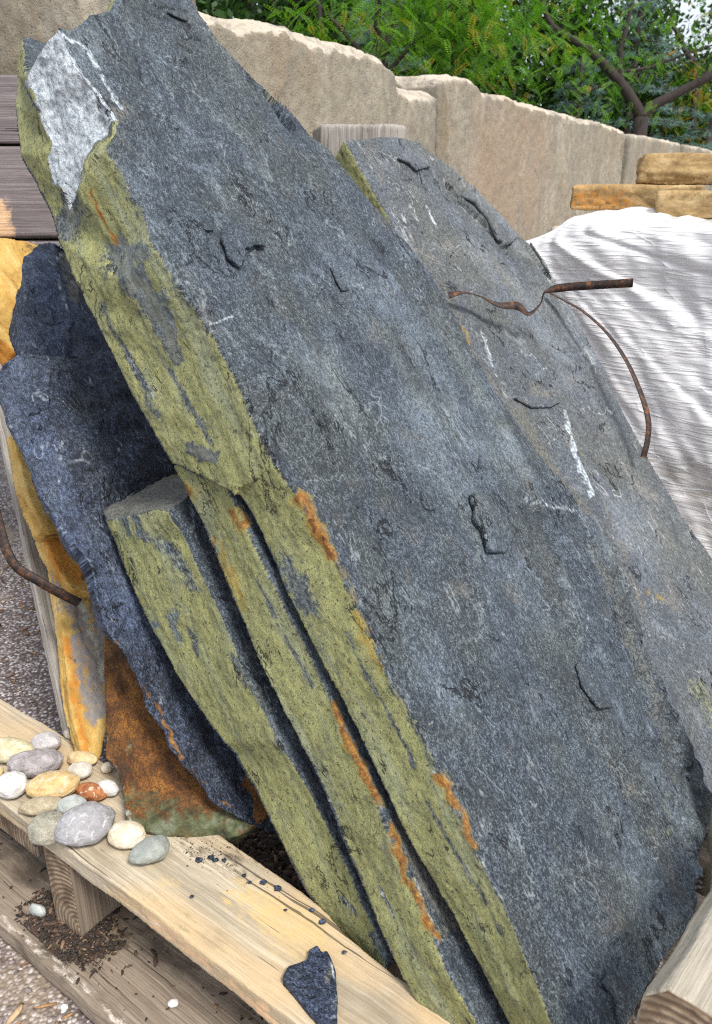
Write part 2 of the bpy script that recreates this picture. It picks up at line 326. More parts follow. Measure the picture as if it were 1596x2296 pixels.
def concrete(name, tone=1.0, rough=0):
    m = M(name); v = m.vec(); a = m.noise(m.map(v, (1, 1, 1)), 1.6, 6, .6); b = m.noise(v, 18, 5, .7); f = m.noise(v, 130, 3, .7)
    c = m.ramp(a, [(.3, tuple(x*tone for x in (.26, .235, .175))), (.5, tuple(x*tone for x in (.35, .32, .245))), (.7, tuple(x*tone for x in (.45, .415, .335)))])
    c = m.mix(m.rmp(b, .42, .66, 0, .55), c, tuple(x*tone for x in (.24, .19, .14))); c = m.mix(m.rmp(f, .3, .7, 0, .22), c, (.18, .14, .10))
    dr = m.noise(m.map(v, (3.5, 3, .9)), 1, 6, .7, .5); c = m.mix(m.rmp(dr, .48, .66, 0, .6), c, tuple(x*tone for x in (.25, .19, .125)))
    top = m.rmp(m.noise(m.map(v, (3, 3, 8), (1, 2, 3)), 1, 4), .3, .7)
    pit = m.rmp(m.noise(v, 60, 3, .6), .66, .70); c = m.mix(m.mth('MULTIPLY', pit, .7), c, (.09, .07, .05))
    c = m.mix(m.rmp(m.mth('ADD', m.at('pale'), m.mth('MULTIPLY', m.mth('SUBTRACT', b, .5), .6)), .3, .7), c, m.mix(f, (.40, .34, .26), (.60, .54, .45)))
    c = m.mix(m.rmp(m.mth('ADD', m.at('brown'), m.mth('MULTIPLY', m.mth('SUBTRACT', b, .5), 1.2)), .35, .7), c, m.mix(b, (.12, .09, .06), (.36, .30, .2)))
    c = m.mix(m.rmp(m.mth('ADD', m.at('rust'), m.mth('MULTIPLY', m.mth('SUBTRACT', dr, .5), 1.5)), .1, 1.0, 0, .45), c, m.mix(b, (.26, .17, .11), (.40, .28, .19)))
    c = m.mix(m.rmp(m.noise(m.map(v, (2, 2, .7), (9, 1, 4)), 1, 6, .75, .8), .48, .6, 0, .7), c, tuple(x*tone for x in (.22, .20, .165)))
    return m.fin(c, .92, m.bump(m.mth('ADD', m.mth('MULTIPLY', b, .7), m.mth('SUBTRACT', m.mth('MULTIPLY', f, .3), m.mth('MULTIPLY', pit, .6))), .02+rough, .8))
MC = concrete('tan_concrete'); MC2 = concrete('rough_concrete', .85, .03)
def steel():
    m = M('rusty_steel'); v = m.vec('obj'); a = m.noise(v, 55, 5, .7)
    c = m.ramp(a, [(.40, (.03, .024, .024)), (.54, (.07, .042, .032)), (.64, (.20, .08, .03)), (.76, (.36, .16, .05))])
    return m.fin(c, .65, m.bump(a, .001, .8), Metallic=.35)
MST = steel()
def leafm(name, c0, c1, sc=1.2):
    m = M(name); v = m.vec('obj'); g = m.N('ShaderNodeNewGeometry')
    c = m.mix(m.rmp(m.noise(v, sc, 3), .3, .7), c0, c1); c = m.mix(m.mth('MULTIPLY', m.rmp(g.outputs['Random Per Island'], 0, 1), .55), c, tuple(x*.55 for x in c0))
    tr = m.N('ShaderNodeBsdfTranslucent'); m.put(tr.inputs[0], m.mix(1, c, (1.25, 1.35, .7), 'MULTIPLY')); ms = m.N('ShaderNodeMixShader'); ms.inputs[0].default_value = .4
    m.fin(c, .5); m.t.links.new(m.b.outputs[0], ms.inputs[1]); m.t.links.new(tr.outputs[0], ms.inputs[2]); m.t.links.new(ms.outputs[0], m.out.inputs[0]); return m.m
LG = leafm('bright_green_leaves', (.055, .18, .012), (.21, .42, .03)); LD = leafm('deep_green_leaves', (.022, .06, .014), (.05, .12, .02)); LY = leafm('yellowing_leaves', (.22, .24, .03), (.45, .36, .04))
LB = leafm('blue_spruce_needles', (.12, .22, .23), (.30, .44, .46), 3); LO = leafm('orange_leaves', (.5, .2, .03), (.55, .38, .05))
def bark():
    m = M('dark_bark'); v = m.vec('obj'); a = m.noise(m.map(v, (1, 1, .3)), 22, 5, .7); return m.fin(m.mix(a, (.018, .013, .012), (.07, .055, .05)), .9, m.bump(a, .01, 1))
MB_ = bark()
# ---------------- ground ----------------
def ground_mat():
    m = M('asphalt_gravel'); v = m.vec('obj')
    vc = m.N('ShaderNodeTexVoronoi'); m.put(vc.inputs['Vector'], v); vc.inputs['Scale'].default_value = 95
    r = m.N('ShaderNodeSeparateColor'); m.put(r.inputs[0], vc.outputs['Color'])
    c = m.ramp(r.outputs[0], [(.0, (.10, .08, .085)), (.35, (.22, .18, .185)), (.6, (.34, .29, .29)), (.8, (.50, .46, .45)), (.97, (.70, .67, .64))])
    c = m.mix(m.rmp(vc.outputs[0], .35, .75), c, (.10, .075, .06))
    c = m.mix(m.rmp(m.noise(v, 2.2, 5, .6), .5, .66, 0, .6), c, m.mix(m.noise(v, 160, 3), (.2, .14, .09), (.46, .38, .28)))
    h = m.mth('SUBTRACT', 1, vc.outputs[0])
    return m.fin(c, .85, m.bump(h, .006, 1))
g = 200; S = 0
gv = [(-g, -g, GZ), (g, -g, GZ), (g, g, GZ), (-g, g, GZ)]
go = link_mesh('ground', gv, [(0, 1, 2, 3)], ground_mat(), None, False, origin=np.zeros(3)); tag(go, kind='structure')
def scatter_mat(name, stops, rough=.85):
    m = M(name); gg = m.N('ShaderNodeNewGeometry'); c = m.ramp(gg.outputs['Random Per Island'], stops); c = m.mix(m.rmp(m.noise(m.vec('obj'), 180, 3), .3, .7, 0, .4), c, (.12, .09, .07)); return m.fin(c, rough)
ICO = None
def ico(sub):
    bm = bmesh.new(); bmesh.ops.create_icosphere(bm, subdivisions=sub, radius=1); V = np.array([v.co[:] for v in bm.verts]); Fc = np.array([[v.index for v in f.verts] for f in bm.faces]); bm.free(); return V, Fc
def scatter(pos, size, asp, seed, sub=1):
    """angular crumbs: pos (N,3), size (N,), asp range of (length, width, height)"""
    R = np.random.RandomState(seed); bV, bF = ico(sub); Vs = []; Fs = []
    for i, p in enumerate(pos):
        s = size[i]*np.array([R.uniform(*asp[0]), R.uniform(*asp[1]), R.uniform(*asp[2])]); v = bV*(1+R.uniform(-.28, .28, (len(bV), 1)))*s
        a = R.uniform(0, 6.28); tl = R.normal(0, .18); c, s_ = math.cos(a), math.sin(a)
        v = v@np.array([[math.cos(tl), 0, math.sin(tl)], [0, 1, 0], [-math.sin(tl), 0, math.cos(tl)]]); v = v@np.array([[c, s_, 0], [-s_, c, 0], [0, 0, 1]])
        Vs.append(v+p); Fs.append(bF+i*len(bV))
    return np.concatenate(Vs), np.concatenate(Fs)
R = np.random.RandomState(3)
N_ = 5200; gx = R.uniform(-2.6, 1.2, N_); gy = R.uniform(.9, 4.6, N_)**1; ok = ((gx-PO[0])*PB[0]+(gy-PO[1])*PB[1] < -.04) | ((gx-PO[0])*PA[0]+(gy-PO[1])*PA[1] < .35)
gx, gy = gx[ok], gy[ok]; sz = np.exp(R.normal(-5.25, .45, len(gx)))
V_, F_ = scatter(np.stack([gx, gy, np.full(len(gx), GZ+.002)], 1), sz, ((.7, 1.4), (.6, 1.1), (.3, .7)), 4)
tag(link_mesh('gravel', V_, F_, scatter_mat('loose_gravel', [(0, (.12, .09, .09)), (.35, (.28, .23, .22)), (.65, (.5, .45, .41)), (1, (.8, .77, .72))]), None, False), 'loose pale and mauve gravel strewn over the ground', 'gravel', kind='stuff')
N_ = 700; gx = R.uniform(-1.9, .2, N_); gy = R.uniform(.9, 3.6, N_); dd = (gx-PO[0])*PB[0]+(gy-PO[1])*PB[1]; ok = (dd < -.1) | ((gx-PO[0])*PA[0]+(gy-PO[1])*PA[1] < .25); gx, gy = gx[ok], gy[ok]
V_, F_ = scatter(np.stack([gx, gy, np.full(len(gx), GZ+.006)], 1), np.minimum(np.exp(R.normal(-4.75, .45, len(gx))), .016), ((1.2, 2.6), (.25, .6), (.12, .25)), 9)
tag(link_mesh('wood_chips', V_, F_, scatter_mat('bark_chips', [(0, (.12, .05, .03)), (.4, (.30, .15, .07)), (.75, (.48, .28, .12)), (1, (.62, .48, .3))]), None, False), 'brown and tan wood chips littered on the gravel', 'wood chips', kind='stuff')

# ---------------- concrete block wall ----------------
WDIR = unit([.5197, .8544, 0]); WN = np.array([WDIR[1], -WDIR[0], 0]); WP0 = np.array([.49, 5.67, 0])
def wq(x, y): return on((x, y), WP0, WN)
def wall_block(name_, label, top_px, s0=None, s1=None, thick=.6, mat=MC, vox=.018, seed=0, chip=.05, proud=0, extra=(), endcut=0):
    tp = [wq(*q) for q in top_px]; first, last = tp[0].copy(), tp[-1].copy(); first[2] = last[2] = GZ-.05
    fr = [first]+tp+[last]; fr = [p+WN*proud for p in fr]; bk = [p-WN*thick for p in fr]
    V, N, Fc = fuse([prism(fr, bk)], vox)
    pc = np.stack([V@WDIR, V@WN, V[:, 2]], 1); A = {'pale': np.zeros(len(V)), 'brown': np.zeros(len(V)), 'rust': np.zeros(len(V))}
    # broken top arris: slice by a noisy sloping plane
    sx = np.array([p@WDIR for p in tp]); o_ = np.argsort(sx); ztop = np.interp(pc[:, 0], sx[o_], np.array([p[2] for p in tp])[o_])
    dfront = (WP0@WN+proud)-pc[:, 1]; dz = ztop-V[:, 2]
    cutn = unit(WN*.75+np.array([0, 0, 1.])); amt = chip*(.6+.35*fbm(pc*np.array([1.8, 0, 0]), 3, seed+2)+.28*fbm(pc*9, 4, seed))
    s = amt*1.1-(dfront*.6+dz*.8); m = (s > 0)&(dz < .4); V[m] -= s[m, None]*cutn; A['pale'][m] = 1
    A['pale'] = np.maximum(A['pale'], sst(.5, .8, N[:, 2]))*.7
    if endcut:
        ce = unit(-WDIR*.55+np.array([0, 0, .9])+WN*.25); P0c = wq(*endcut); s = (V-P0c)@ce+fbm(pc*5, 4, seed+9)*.05; m = s > 0; V[m] -= s[m, None]*ce; A['pale'][m] = .8
    V = V+N*(fbm(pc*3, 4, seed)*.004+fbm(pc*12, 3, seed+1)*.004+fbm(pc*30, 2, seed+5)*.004)[:, None]
    for (px, py, rad) in extra:
        c_ = wq(px, py); k_ = 'rust' if rad > .4 else 'brown'; A[k_] = np.maximum(A[k_], 1-sst(rad*.3, rad, np.linalg.norm(V-c_, axis=1)))
    A['pc'] = pc
    return tag(link_mesh(name_, V, Fc, mat, None, True, A), label, 'concrete block', 'big concrete blocks of the yard wall')
wall_block('concrete_block', 'tan concrete wall block with broken stepped end behind the tall slate slab', [(150, -190), (300, -60), (430, 12), (500, 35), (545, 40), (600, 45), (700, 78), (790, 102), (845, 120), (866, 140), (884, 178), (915, 196), (972, 204)], seed=1, chip=.07, proud=.03)
wall_block('concrete_block', 'long tan concrete wall block above the timber post top, middle of the wall', [(985, 163), (1020, 166), (1070, 180), (1090, 206), (1150, 218), (1230, 243), (1300, 262), (1360, 276), (1404, 293)], seed=2, chip=.05, endcut=(1010, 172), extra=[(988, 240, .18), (985, 300, .22), (988, 380, .2), (1395, 340, .15), (1120, 480, 1.3), (1180, 420, .9)])
wall_block('concrete_block', 'pinkish concrete wall block right of the dark crack by the tree trunk', [(1417, 300), (1450, 304), (1500, 314), (1528, 321)], seed=3, chip=.04, vox=.03)
wall_block('concrete_block', 'farthest small-looking concrete wall block above the buff flagstones', [(1537, 323), (1570, 329), (1600, 337), (1625, 343)], seed=4, chip=.04, vox=.035)
# nearer rough block, top left
lo_ = [(-1.2, GZ), (-.72, GZ), (-.72, 2.75), (-2.6, 2.75), (-2.6, 1.0), (-1.2, 1.0)]
V, N, Fc = fuse([prism([np.array([x, 3.75, z]) for x, z in lo_], [np.array([x, 4.2, z]) for x, z in lo_])], .02)
pc = V[:, [0, 1, 2]].copy(); br = sst(-.05, .25, fbm(pc*2.2, 4, 9)); V = V+N*(fbm(pc*6, 4, 3)*.03+fbm(pc*25, 3, 4)*.012)[:, None]
tag(link_mesh('concrete_block', V, Fc, MC2, None, True, {'pc': pc, 'brown': br, 'pale': np.zeros(len(V))}), 'rough pitted concrete block at top left above the grey timbers', 'concrete block', 'big concrete blocks of the yard wall')

# ---------------- timbers ----------------
def board(name, p0, p1, side, up, mat, vox=.006, seed=0, amp=.002, strokes=(), parent=None, cutl=()):
    """box from p0 to p1 (long axis), side and up are full-size edge vectors; fibres run along the long axis"""
    p0, p1, side, up = map(lambda q: np.array(q, float), (p0, p1, side, up)); L = unit(p1-p0); sn = unit(side); un = unit(up)
    fr = [p0+up, p1+up, p1+side+up, p0+side+up]; bk = [p0, p1, p1+side, p0+side]
    return rock(name, mat, [prism(fr, bk)], vox, (un, L, sn), strokes, (), cutl, face_amp=amp, terr=0, side_amp=amp, stri=amp*.7, warp=amp*1.2, seed=seed, side=None, side2=None, parent=parent, fine=.0006, stretch=.15)
def btag(o, l, c, g=None): return tag(o, l, c, g)
btag(board('timber', (-2.6, 3.12, 1.66), (-.7, 3.12, 1.66), (0, .2, 0), (0, 0, .215), WP, .008, 3), 'upper cracked grey timber at left edge above the purple-grey timber', 'timber', 'stacked timbers at left')
btag(board('timber', (-2.6, 3.10, 1.345), (-.6, 3.10, 1.345), (0, .2, 0), (0, 0, .305), WP, .008, 4, strokes=[('rust', [(0, 470), (5, 520)], .05, 1)]), 'wide purple-grey timber with straight grain above the yellow sandstone', 'timber', 'stacked timbers at left')
btag(board('timber', (-2.6, 3.11, 1.0), (-.6, 3.11, 1.0), (0, .2, 0), (0, 0, .335), WP, .008, 5), 'lowest grey timber mostly hidden behind the yellow sandstone', 'timber', 'stacked timbers at left')
btag(board('timber_post', (-.98, 3.14, GZ), (-.98, 3.14, .99), (.14, 0, 0), (0, .14, 0), WP, .01, 15), 'short grey post under the right end of the stacked timbers', 'post')
# post behind the slabs
pw = 3.25
btag(board('timber_post', (tt(722, 300, pw)[0], 3.45, GZ), (tt(722, 300, pw)[0], 3.45, 1.745), (.335, .03, 0), (-.05, .3, 0), WG, .009, 6, amp=.004), 'square grey timber post top standing behind the slate slabs', 'post')

# ---------------- the slate slabs ----------------
def off(P, o): return P+n*o
UP = [((108, 66), (50, 80)), ((150, 150), (38, 170)), ((190, 240), (36, 240)), ((235, 325), (48, 345)), ((285, 400), (85, 410)), ((330, 478), (112, 465)), ((335, 540), (130, 540)), ((400, 640), (180, 650)),
      ((470, 740), (225, 745)), ((545, 890), (300, 890)), ((580, 970), (345, 965)), ((612, 1035), (388, 1038))]
LOWROWS = [((620, 1050), (505, 1060)), ((680, 1150), (575, 1165)), ((745, 1250), (617, 1255)), ((770, 1310), (640, 1325)), ((800, 1370), (665, 1375)), ((850, 1480), (722, 1490)), ((900, 1560), (775, 1590)), ((940, 1630), (815, 1675)),
      ((1000, 1770), (880, 1805)), ((1060, 1890), (940, 1930)), ((1130, 2030), (1020, 2060)), ((1180, 2160), (1085, 2190)), ((1235, 2296), (1145, 2296)), ((1300, 2440), (1240, 2440))]
RT = [((1360, 2390), .12), ((1440, 2232), .12), ((1500, 2130), .10), ((1562, 2040), .08), ((1590, 1872), .07), ((1650, 1850), .06), ((1610, 1750), .05), ((1540, 1620), .05), ((1478, 1500), .05), ((1440, 1400), .05), ((1400, 1290), .05), ((1345, 1200), .05), ((1296, 1140), .05),
      ((1200, 1008), .06), ((1110, 885), .07), ((1058, 790), .08), ((1010, 685), .09), ((932, 568), .1), ((880, 508), .1), ((800, 418), .11), ((735, 330), .12), ((690, 300), .12), ((655, 255), .12), ((600, 200), .13), ((565, 175), .13), ((500, 108), .13), ((450, 42), .13), ((424, 0), .13), ((390, -60), .13), ((330, -80), .13),
      ((275, -40), .13), ((258, 0), .13), ((243, 28), .13), ((200, 34), .13), ((180, 58), .13), ((152, 72), .13), ((130, 66), .13)]
fr = [pt(*a) for a, b in UP]+[pt(*a) for a, b in LOWROWS]+[pt(*q) for q, T in RT]
bk = [off(pt(*a), -.135) for a, b in UP]+[pt(b[0], b[1], -.13) for a, b in LOWROWS]+[off(pt(*q), -T) for q, T in RT]
solA = prism(fr, bk)
inn = [off(pt(*a), -.125) for a, b in UP]; inb = [pt(b[0], b[1], -.268) for a, b in UP]
ri = [inn[-1]+w*.42, inn[0]+w*.40]; rb = [inb[-1]+w*.42, inb[0]+w*.40]
solB = prism(inn+ri, inb+rb)
# corner facet
sp_ = pt(285, 400); side_pt = on((150, 318), sp_, w)
a1, a2 = pt(128, 68), pt(254, 262); side_pt = on((106, 215), sp_, w); f1_, f2_ = pt(272, 243), pt(236, 315); f3_ = on((190, 402), sp_, w); en = unit(np.cross(f2_-f1_, f3_-f1_)); en = en if en@e > 0 else -en; cn = np.cross(a2-a1, side_pt-a1); cn = unit(cn); cn = cn if cn@(pt(150, 150)-a1) > 0 else -cn
b1, b2, b3 = pt(1340, 1235), pt(1492, 1880), pt(1600, 1745, -.04); c2 = unit(np.cross(b2-b1, b3-b1)); c2 = c2 if c2@(pt(1560, 1660)-b1) > 0 else -c2
d1_, d2_, d3_ = pt(1530, 1860), pt(1405, 2270), pt(1545, 2060, -.08); dn_ = unit(np.cross(d2_-d1_, d3_-d1_)); dn_ = dn_ if dn_@(pt(1560, 2080)-d1_) > 0 else -dn_
main = rock('slate_slab', MS, [solA, solB], .0038, seed=2, cuts=[(a1, cn, 'facet', .013, f1_, en), (b1, c2, None, .02)], face_amp=.007, terr=.0035, side2='gray', side_amp=.006, stri=.0022, warp=.003,
    ledges=[([(1185, 1120), (1205, 1135), (1215, 1170)], -.010, .06),
            ([(570, 178), (610, 225), (650, 285)], -.03, .03), ([(400, 30), (360, 25), (330, 10)], .008, .07), ([(385, 200), (400, 140), (430, 120)], .012, .05), ([(250, 10), (270, 45)], .012, .05), ([(440, 520), (480, 560)], .006, .08),
            ([(1285, 1490), (1300, 1540), (1335, 1590)], .007, .06), ([(960, 1600), (990, 1650), (1010, 1720)], .005, .05), ([(1330, 2205), (1370, 2240), (1375, 2290)], .010, .06), ([(700, 390), (760, 470), (800, 500)], .005, .06), ([(740, 560), (770, 600), (790, 640)], .005, .05),
            ([(1190, 1870), (1300, 1850), (1420, 1800)], .006, .05), ([(880, 520), (930, 600), (960, 640)], .004, .04), ([(600, 700), (700, 770)], .004, .06), ([(350, 560), (400, 620), (470, 660)], .004, .04)],
    grooves=[([(578, 182), (612, 225), (655, 285)], .017, .06), ([(405, 145), (398, 195)], .022, .014), ([(1190, 1130), (1200, 1150)], .018, .010),
      ([(1285, 1500), (1300, 1545), (1335, 1592)], .006, .012), ([(1345, 2215), (1372, 2245), (1378, 2290)], .006, .016), ([(1036, 1772), (1038, 1784)], .006, .01), ([(460, 475), (500, 520)], .004, .005), ([(400, 100), (440, 125)], .004, .006), ([(330, 30), (380, 50)], .004, .006), ([(735, 610), (755, 650)], .004, .005), ([(760, 690), (790, 740)], .004, .005),
      ([(715, 955), (722, 970)], .006, .008), ([(1155, 1190), (1190, 1240)], .004, .005), ([(1240, 1210), (1245, 1260)], .004, .005), ([(1370, 1690), (1385, 1720)], .004, .006), ([(1225, 1505), (1228, 1512)], .004, .007), ([(1110, 1725), (1130, 1730), (1170, 1750)], .004, .004), ([(1400, 1690), (1460, 1670)], .004, .005)],
    strokes=[('yellow', [(672, 1115), (700, 1170), (738, 1250)], 0.027, .75), ('rust', [(672, 1115), (700, 1170), (738, 1250)], 0.014, 1), ('yellow', [(985, 1740), (1035, 1830), (1065, 1900)], 0.021, .75), ('rust', [(985, 1740), (1035, 1830), (1065, 1900)], 0.011, 1), ('yellow', [(205, 425), (228, 490), (262, 548)], 0.018, .75), ('rust', [(205, 425), (228, 490), (262, 548)], 0.009, 1), ('yellow', [(800, 1390), (850, 1500)], .02, .8), ('yellow', [(720, 1180), (790, 1340)], .02, .6),
             ('gray', [(150, 420), (158, 490)], .045, 1), ('gray', [(262, 575), (320, 650), (360, 720)], .038, 1), ('gray', [(330, 650), (372, 740), (395, 800)], .022, 1), ('gray', [(640, 1275), (690, 1350)], .03, .62), ('gray', [(225, 680), (300, 820), (350, 930)], .010, .62), ('gray', [(380, 830), (470, 990)], .009, .62), ('gray', [(430, 1010), (470, 1020)], .018, 1), ('gray', [(260, 560), (320, 565)], .018, 1),
             ('gray', [(780, 1420), (850, 1560), (930, 1720)], .006, .62), ('gray', [(960, 1800), (1050, 1960), (1120, 2100)], .006, .62), ('pale', [(290, 800), (345, 890)], .008, .6),
             ('pale', [(120, 75), (190, 110), (235, 185), (268, 240)], .010, 1), ('pale', [(60, 80), (110, 200), (160, 310), (192, 400)], .009, 1), ('brown', [(265, 245), (240, 285)], .035, .8), ('yellow', [(125, 240), (140, 290)], 0.010, .75), ('rust', [(125, 240), (140, 290)], 0.005, .7),
             ('pale', [(235, 325), (335, 490), (400, 640), (470, 745)], .010, .45), ('pale', [(545, 890), (620, 1050)], .005, .5), ('pale', [(850, 1480), (945, 1650), (1060, 1890), (1140, 2040)], .012, .5), ('pale', [(1185, 1125), (1230, 1140), (1285, 1150)], .012, .7), ('pale', [(750, 940), (830, 1010), (905, 1055)], .016, .5),
             ('pale', [(575, 595), (620, 640), (655, 770)], .012, .42), ('pale', [(400, 565), (500, 640)], .02, .35), ('pale', [(465, 735), (520, 712)], .005, .8), ('pale', [(935, 1640), (965, 1620)], .004, .8), ('pale', [(1160, 1390), (1190, 1350)], .005, .5), ('pale', [(530, 515), (538, 525)], .008, .6),
             ('pale', [(1315, 1380), (1312, 1415)], .004, .8), ('pale', [(1190, 1560), (1230, 1520)], .005, .4), ('brown', [(1330, 1240), (1400, 1400), (1480, 1580), (1530, 1740)], .05, .66), ('brown', [(1500, 1780), (1510, 1950)], .05, .4), ('pale', [(760, 780), (840, 960), (900, 1050)], .035, .3), ('pale', [(300, 420), (420, 620), (560, 760), (660, 800)], .05, .3), ('pale', [(900, 400), (700, 330)], .05, .2), ('pale', [(1180, 1120), (1290, 1150), (1330, 1250)], .03, .45), ('yellow', [(1370, 1220), (1385, 1265)], 0.013, .75), ('rust', [(1370, 1220), (1385, 1265)], 0.006, .8), ('green', [(1498, 1780), (1492, 1880)], .025, .5), ('brown', [(1200, 2050), (1340, 2080)], .06, .3), ('brown', [(790, 770), (850, 780)], .05, .35), ('brown', [(720, 1040), (750, 1060)], .03, .35)])
tag(main, 'tallest thick blue-grey slate slab in front with olive edge and pale chipped top corner', 'stone slab', 'slate slabs leaning on edge')

# slab right, behind
A_, B_, D_ = tt(760, 320, 2.23+.22), tt(1240, 620, 2.75), tt(1620, 1740, 2.0); n0 = unit(np.cross(B_-A_, D_-A_)); n0 = n0 if n0@(CAM-A_) > 0 else -n0
e0 = unit(e-n0*(e@n0)); w0 = np.cross(e0, n0)
def p0_(x, y, o=0): return on((x, y), A_+n0*o, n0)
o0 = [(772, 316), (800, 370), (835, 430), (884, 515), (930, 600), (1000, 760), (1110, 980), (1220, 1200), (1330, 1440), (1420, 1620), (1500, 1760), (1590, 1870), (1700, 2000), (1900, 1950), (1900, 1700), (1700, 1450), (1596, 1252), (1540, 1170), (1450, 1020), (1380, 890), (1330, 790), (1285, 710), (1240, 625), (1225, 590), (1200, 555), (1150, 515), (1080, 440), (1010, 375), (960, 335), (935, 318), (860, 312)]
f0 = [p0_(*q) for q in o0]
s0_ = rock('slate_slab', MS0, [prism(f0, [p-n0*.10 for p in f0])], .0046, (n0, e0, w0), seed=11, face_amp=.007, terr=.004, side_amp=.006, stri=.0022, warp=.003, side='green', side2='gray',
    ledges=[([(890, 365), (930, 385), (960, 375)], .016, .06), ([(1030, 440), (1090, 500), (1130, 555), (1145, 545)], -.018, .10), ([(1180, 545), (1215, 600), (1235, 625)], -.012, .05), ([(1255, 905), (1300, 1050), (1370, 1220)], .006, .04)],
    grooves=[([(890, 362), (930, 388), (962, 376)], .006, .016), ([(1030, 440), (1090, 500), (1130, 553), (1146, 545)], .006, .018), ([(1040, 395), (1070, 420)], .005, .012), ([(1180, 545), (1215, 600), (1237, 628)], .006, .016)],
    strokes=[('brown', [(990, 640), (1050, 790), (1110, 880)], .03, .8), ('brown', [(1170, 930), (1230, 1050), (1290, 1140)], .055, .9), ('yellow', [(1035, 740), (1070, 830)], 0.015, .75), ('rust', [(1035, 740), (1070, 830)], 0.007, .8), ('pale', [(1262, 930), (1285, 1030), (1320, 1110)], .018, 1), ('pale', [(1075, 745), (1110, 840)], .010, .8), ('pale', [(955, 465), (975, 505)], .010, .9), ('pale', [(915, 463), (920, 470)], .008, .9), ('pale', [(800, 325), (815, 350), (850, 420)], .006, .6), ('pale', [(840, 340), (900, 365)], .018, .5),
             ('green', [(1560, 1540), (1620, 1640)], .07, .6), ('yellow', [(1260, 925), (1330, 1080), (1400, 1260), (1450, 1400)], .008, .6), ('brown', [(1200, 720), (1290, 900), (1330, 1000)], .10, .38), ('yellow', [(1450, 1330), (1480, 1345)], 0.015, .75), ('rust', [(1450, 1330), (1480, 1345)], 0.007, .5), ('pale', [(1350, 1150), (1420, 1240)], .025, .45), ('pale', [(1130, 780), (1180, 860)], .010, .45)])
tag(s0_, 'pale grey slate slab on the right with white blotches, crossed by the kinked steel strap', 'stone slab', 'slate slabs leaning on edge')


# thin cleavage flakes lifting off the faces
def flakes(obj_, mat, nn, ee, ww, lst, seed=0):
    me = obj_.data; L_ = np.array(obj_.location); Vv = [Vector(np.array(v.co)+L_) for v in me.vertices]; bv = BVHTree.FromPolygons(Vv, [tuple(p.vertices) for p in me.polygons])
    for k, (poly, lift, th) in enumerate(lst):
        P = []
        for i, (x, y, up_) in enumerate(poly):
            h = bv.ray_cast(Vector(CAM), Vector(ray(x, y)))[0]
            if h is None: continue
            P.append(np.array(h)+nn*(lift if up_ else -.004))
        rock('flake', mat, [prism([p+nn*th for p in P], P)], .0026, (nn, ee, ww), face_amp=.001, terr=.0015, side_amp=.002, stri=.001, warp=.004, seed=seed+k, side=None, side2=None, parent=obj_, fine=.0006)
flakes(main, MS, n, e, w, [
 ([(486, 540, 1), (498, 562, 1), (502, 582, 1), (522, 600, 1), (533, 606, 1), (544, 592, 1), (550, 575, 0), (590, 540, 0), (560, 500, 0), (500, 505, 0)], .007, .007),
 ([(543, 562, 1), (553, 566, 1), (562, 558, 1), (590, 562, 1), (592, 543, 0), (565, 548, 0)], .009, .006),
 ([(480, 520, 1), (470, 500, 0), (450, 505, 0), (462, 522, 1)], .003, .004),
 ([(1048, 1116, 1), (1056, 1145, 1), (1052, 1168, 1), (1070, 1190, 1), (1085, 1242, 1), (1128, 1242, 0), (1160, 1190, 0), (1120, 1105, 0), (1075, 1108, 0)], .008, .009),
 ([(1336, 2200, 1), (1370, 2240, 1), (1376, 2292, 1), (1430, 2280, 0), (1410, 2210, 0), (1360, 2180, 0)], .006, .006),
 ([(1285, 1495, 1), (1300, 1545, 1), (1335, 1592, 1), (1375, 1590, 0), (1340, 1510, 0), (1300, 1480, 0)], .004, .005),
 ([(575, 178, 1), (605, 215, 1), (640, 262, 1), (668, 292, 1), (664, 262, 0), (600, 195, 0)], .010, .008),
 ([(366, 30, 1), (400, 46, 1), (418, 52, 1), (410, 35, 0), (385, 20, 0)], .004, .004),
 ([(735, 600, 1), (748, 630, 1), (762, 655, 1), (785, 650, 0), (760, 605, 0)], .003, .004),
 ([(880, 520, 1), (905, 555, 1), (930, 600, 1), (955, 590, 0), (925, 530, 0)], .003, .004)], 200)
flakes(s0_, MS0, n0, e0, w0, [
 ([(888, 360, 1), (915, 372, 1), (930, 388, 1), (962, 377, 1), (950, 345, 0), (900, 338, 0)], .006, .006),
 ([(1030, 438, 0), (1062, 462, 1), (1092, 502, 1), (1112, 545, 1), (1132, 556, 1), (1146, 546, 1), (1140, 505, 0), (1085, 440, 0), (1050, 412, 0)], .006, .008),
 ([(1180, 542, 1), (1205, 580, 1), (1222, 612, 1), (1234, 618, 0), (1216, 570, 0), (1195, 548, 0)], .006, .006),
 ([(1150, 895, 1), (1190, 918, 1), (1230, 916, 1), (1256, 904, 1), (1245, 892, 0), (1170, 888, 0)], .003, .004)], 300)
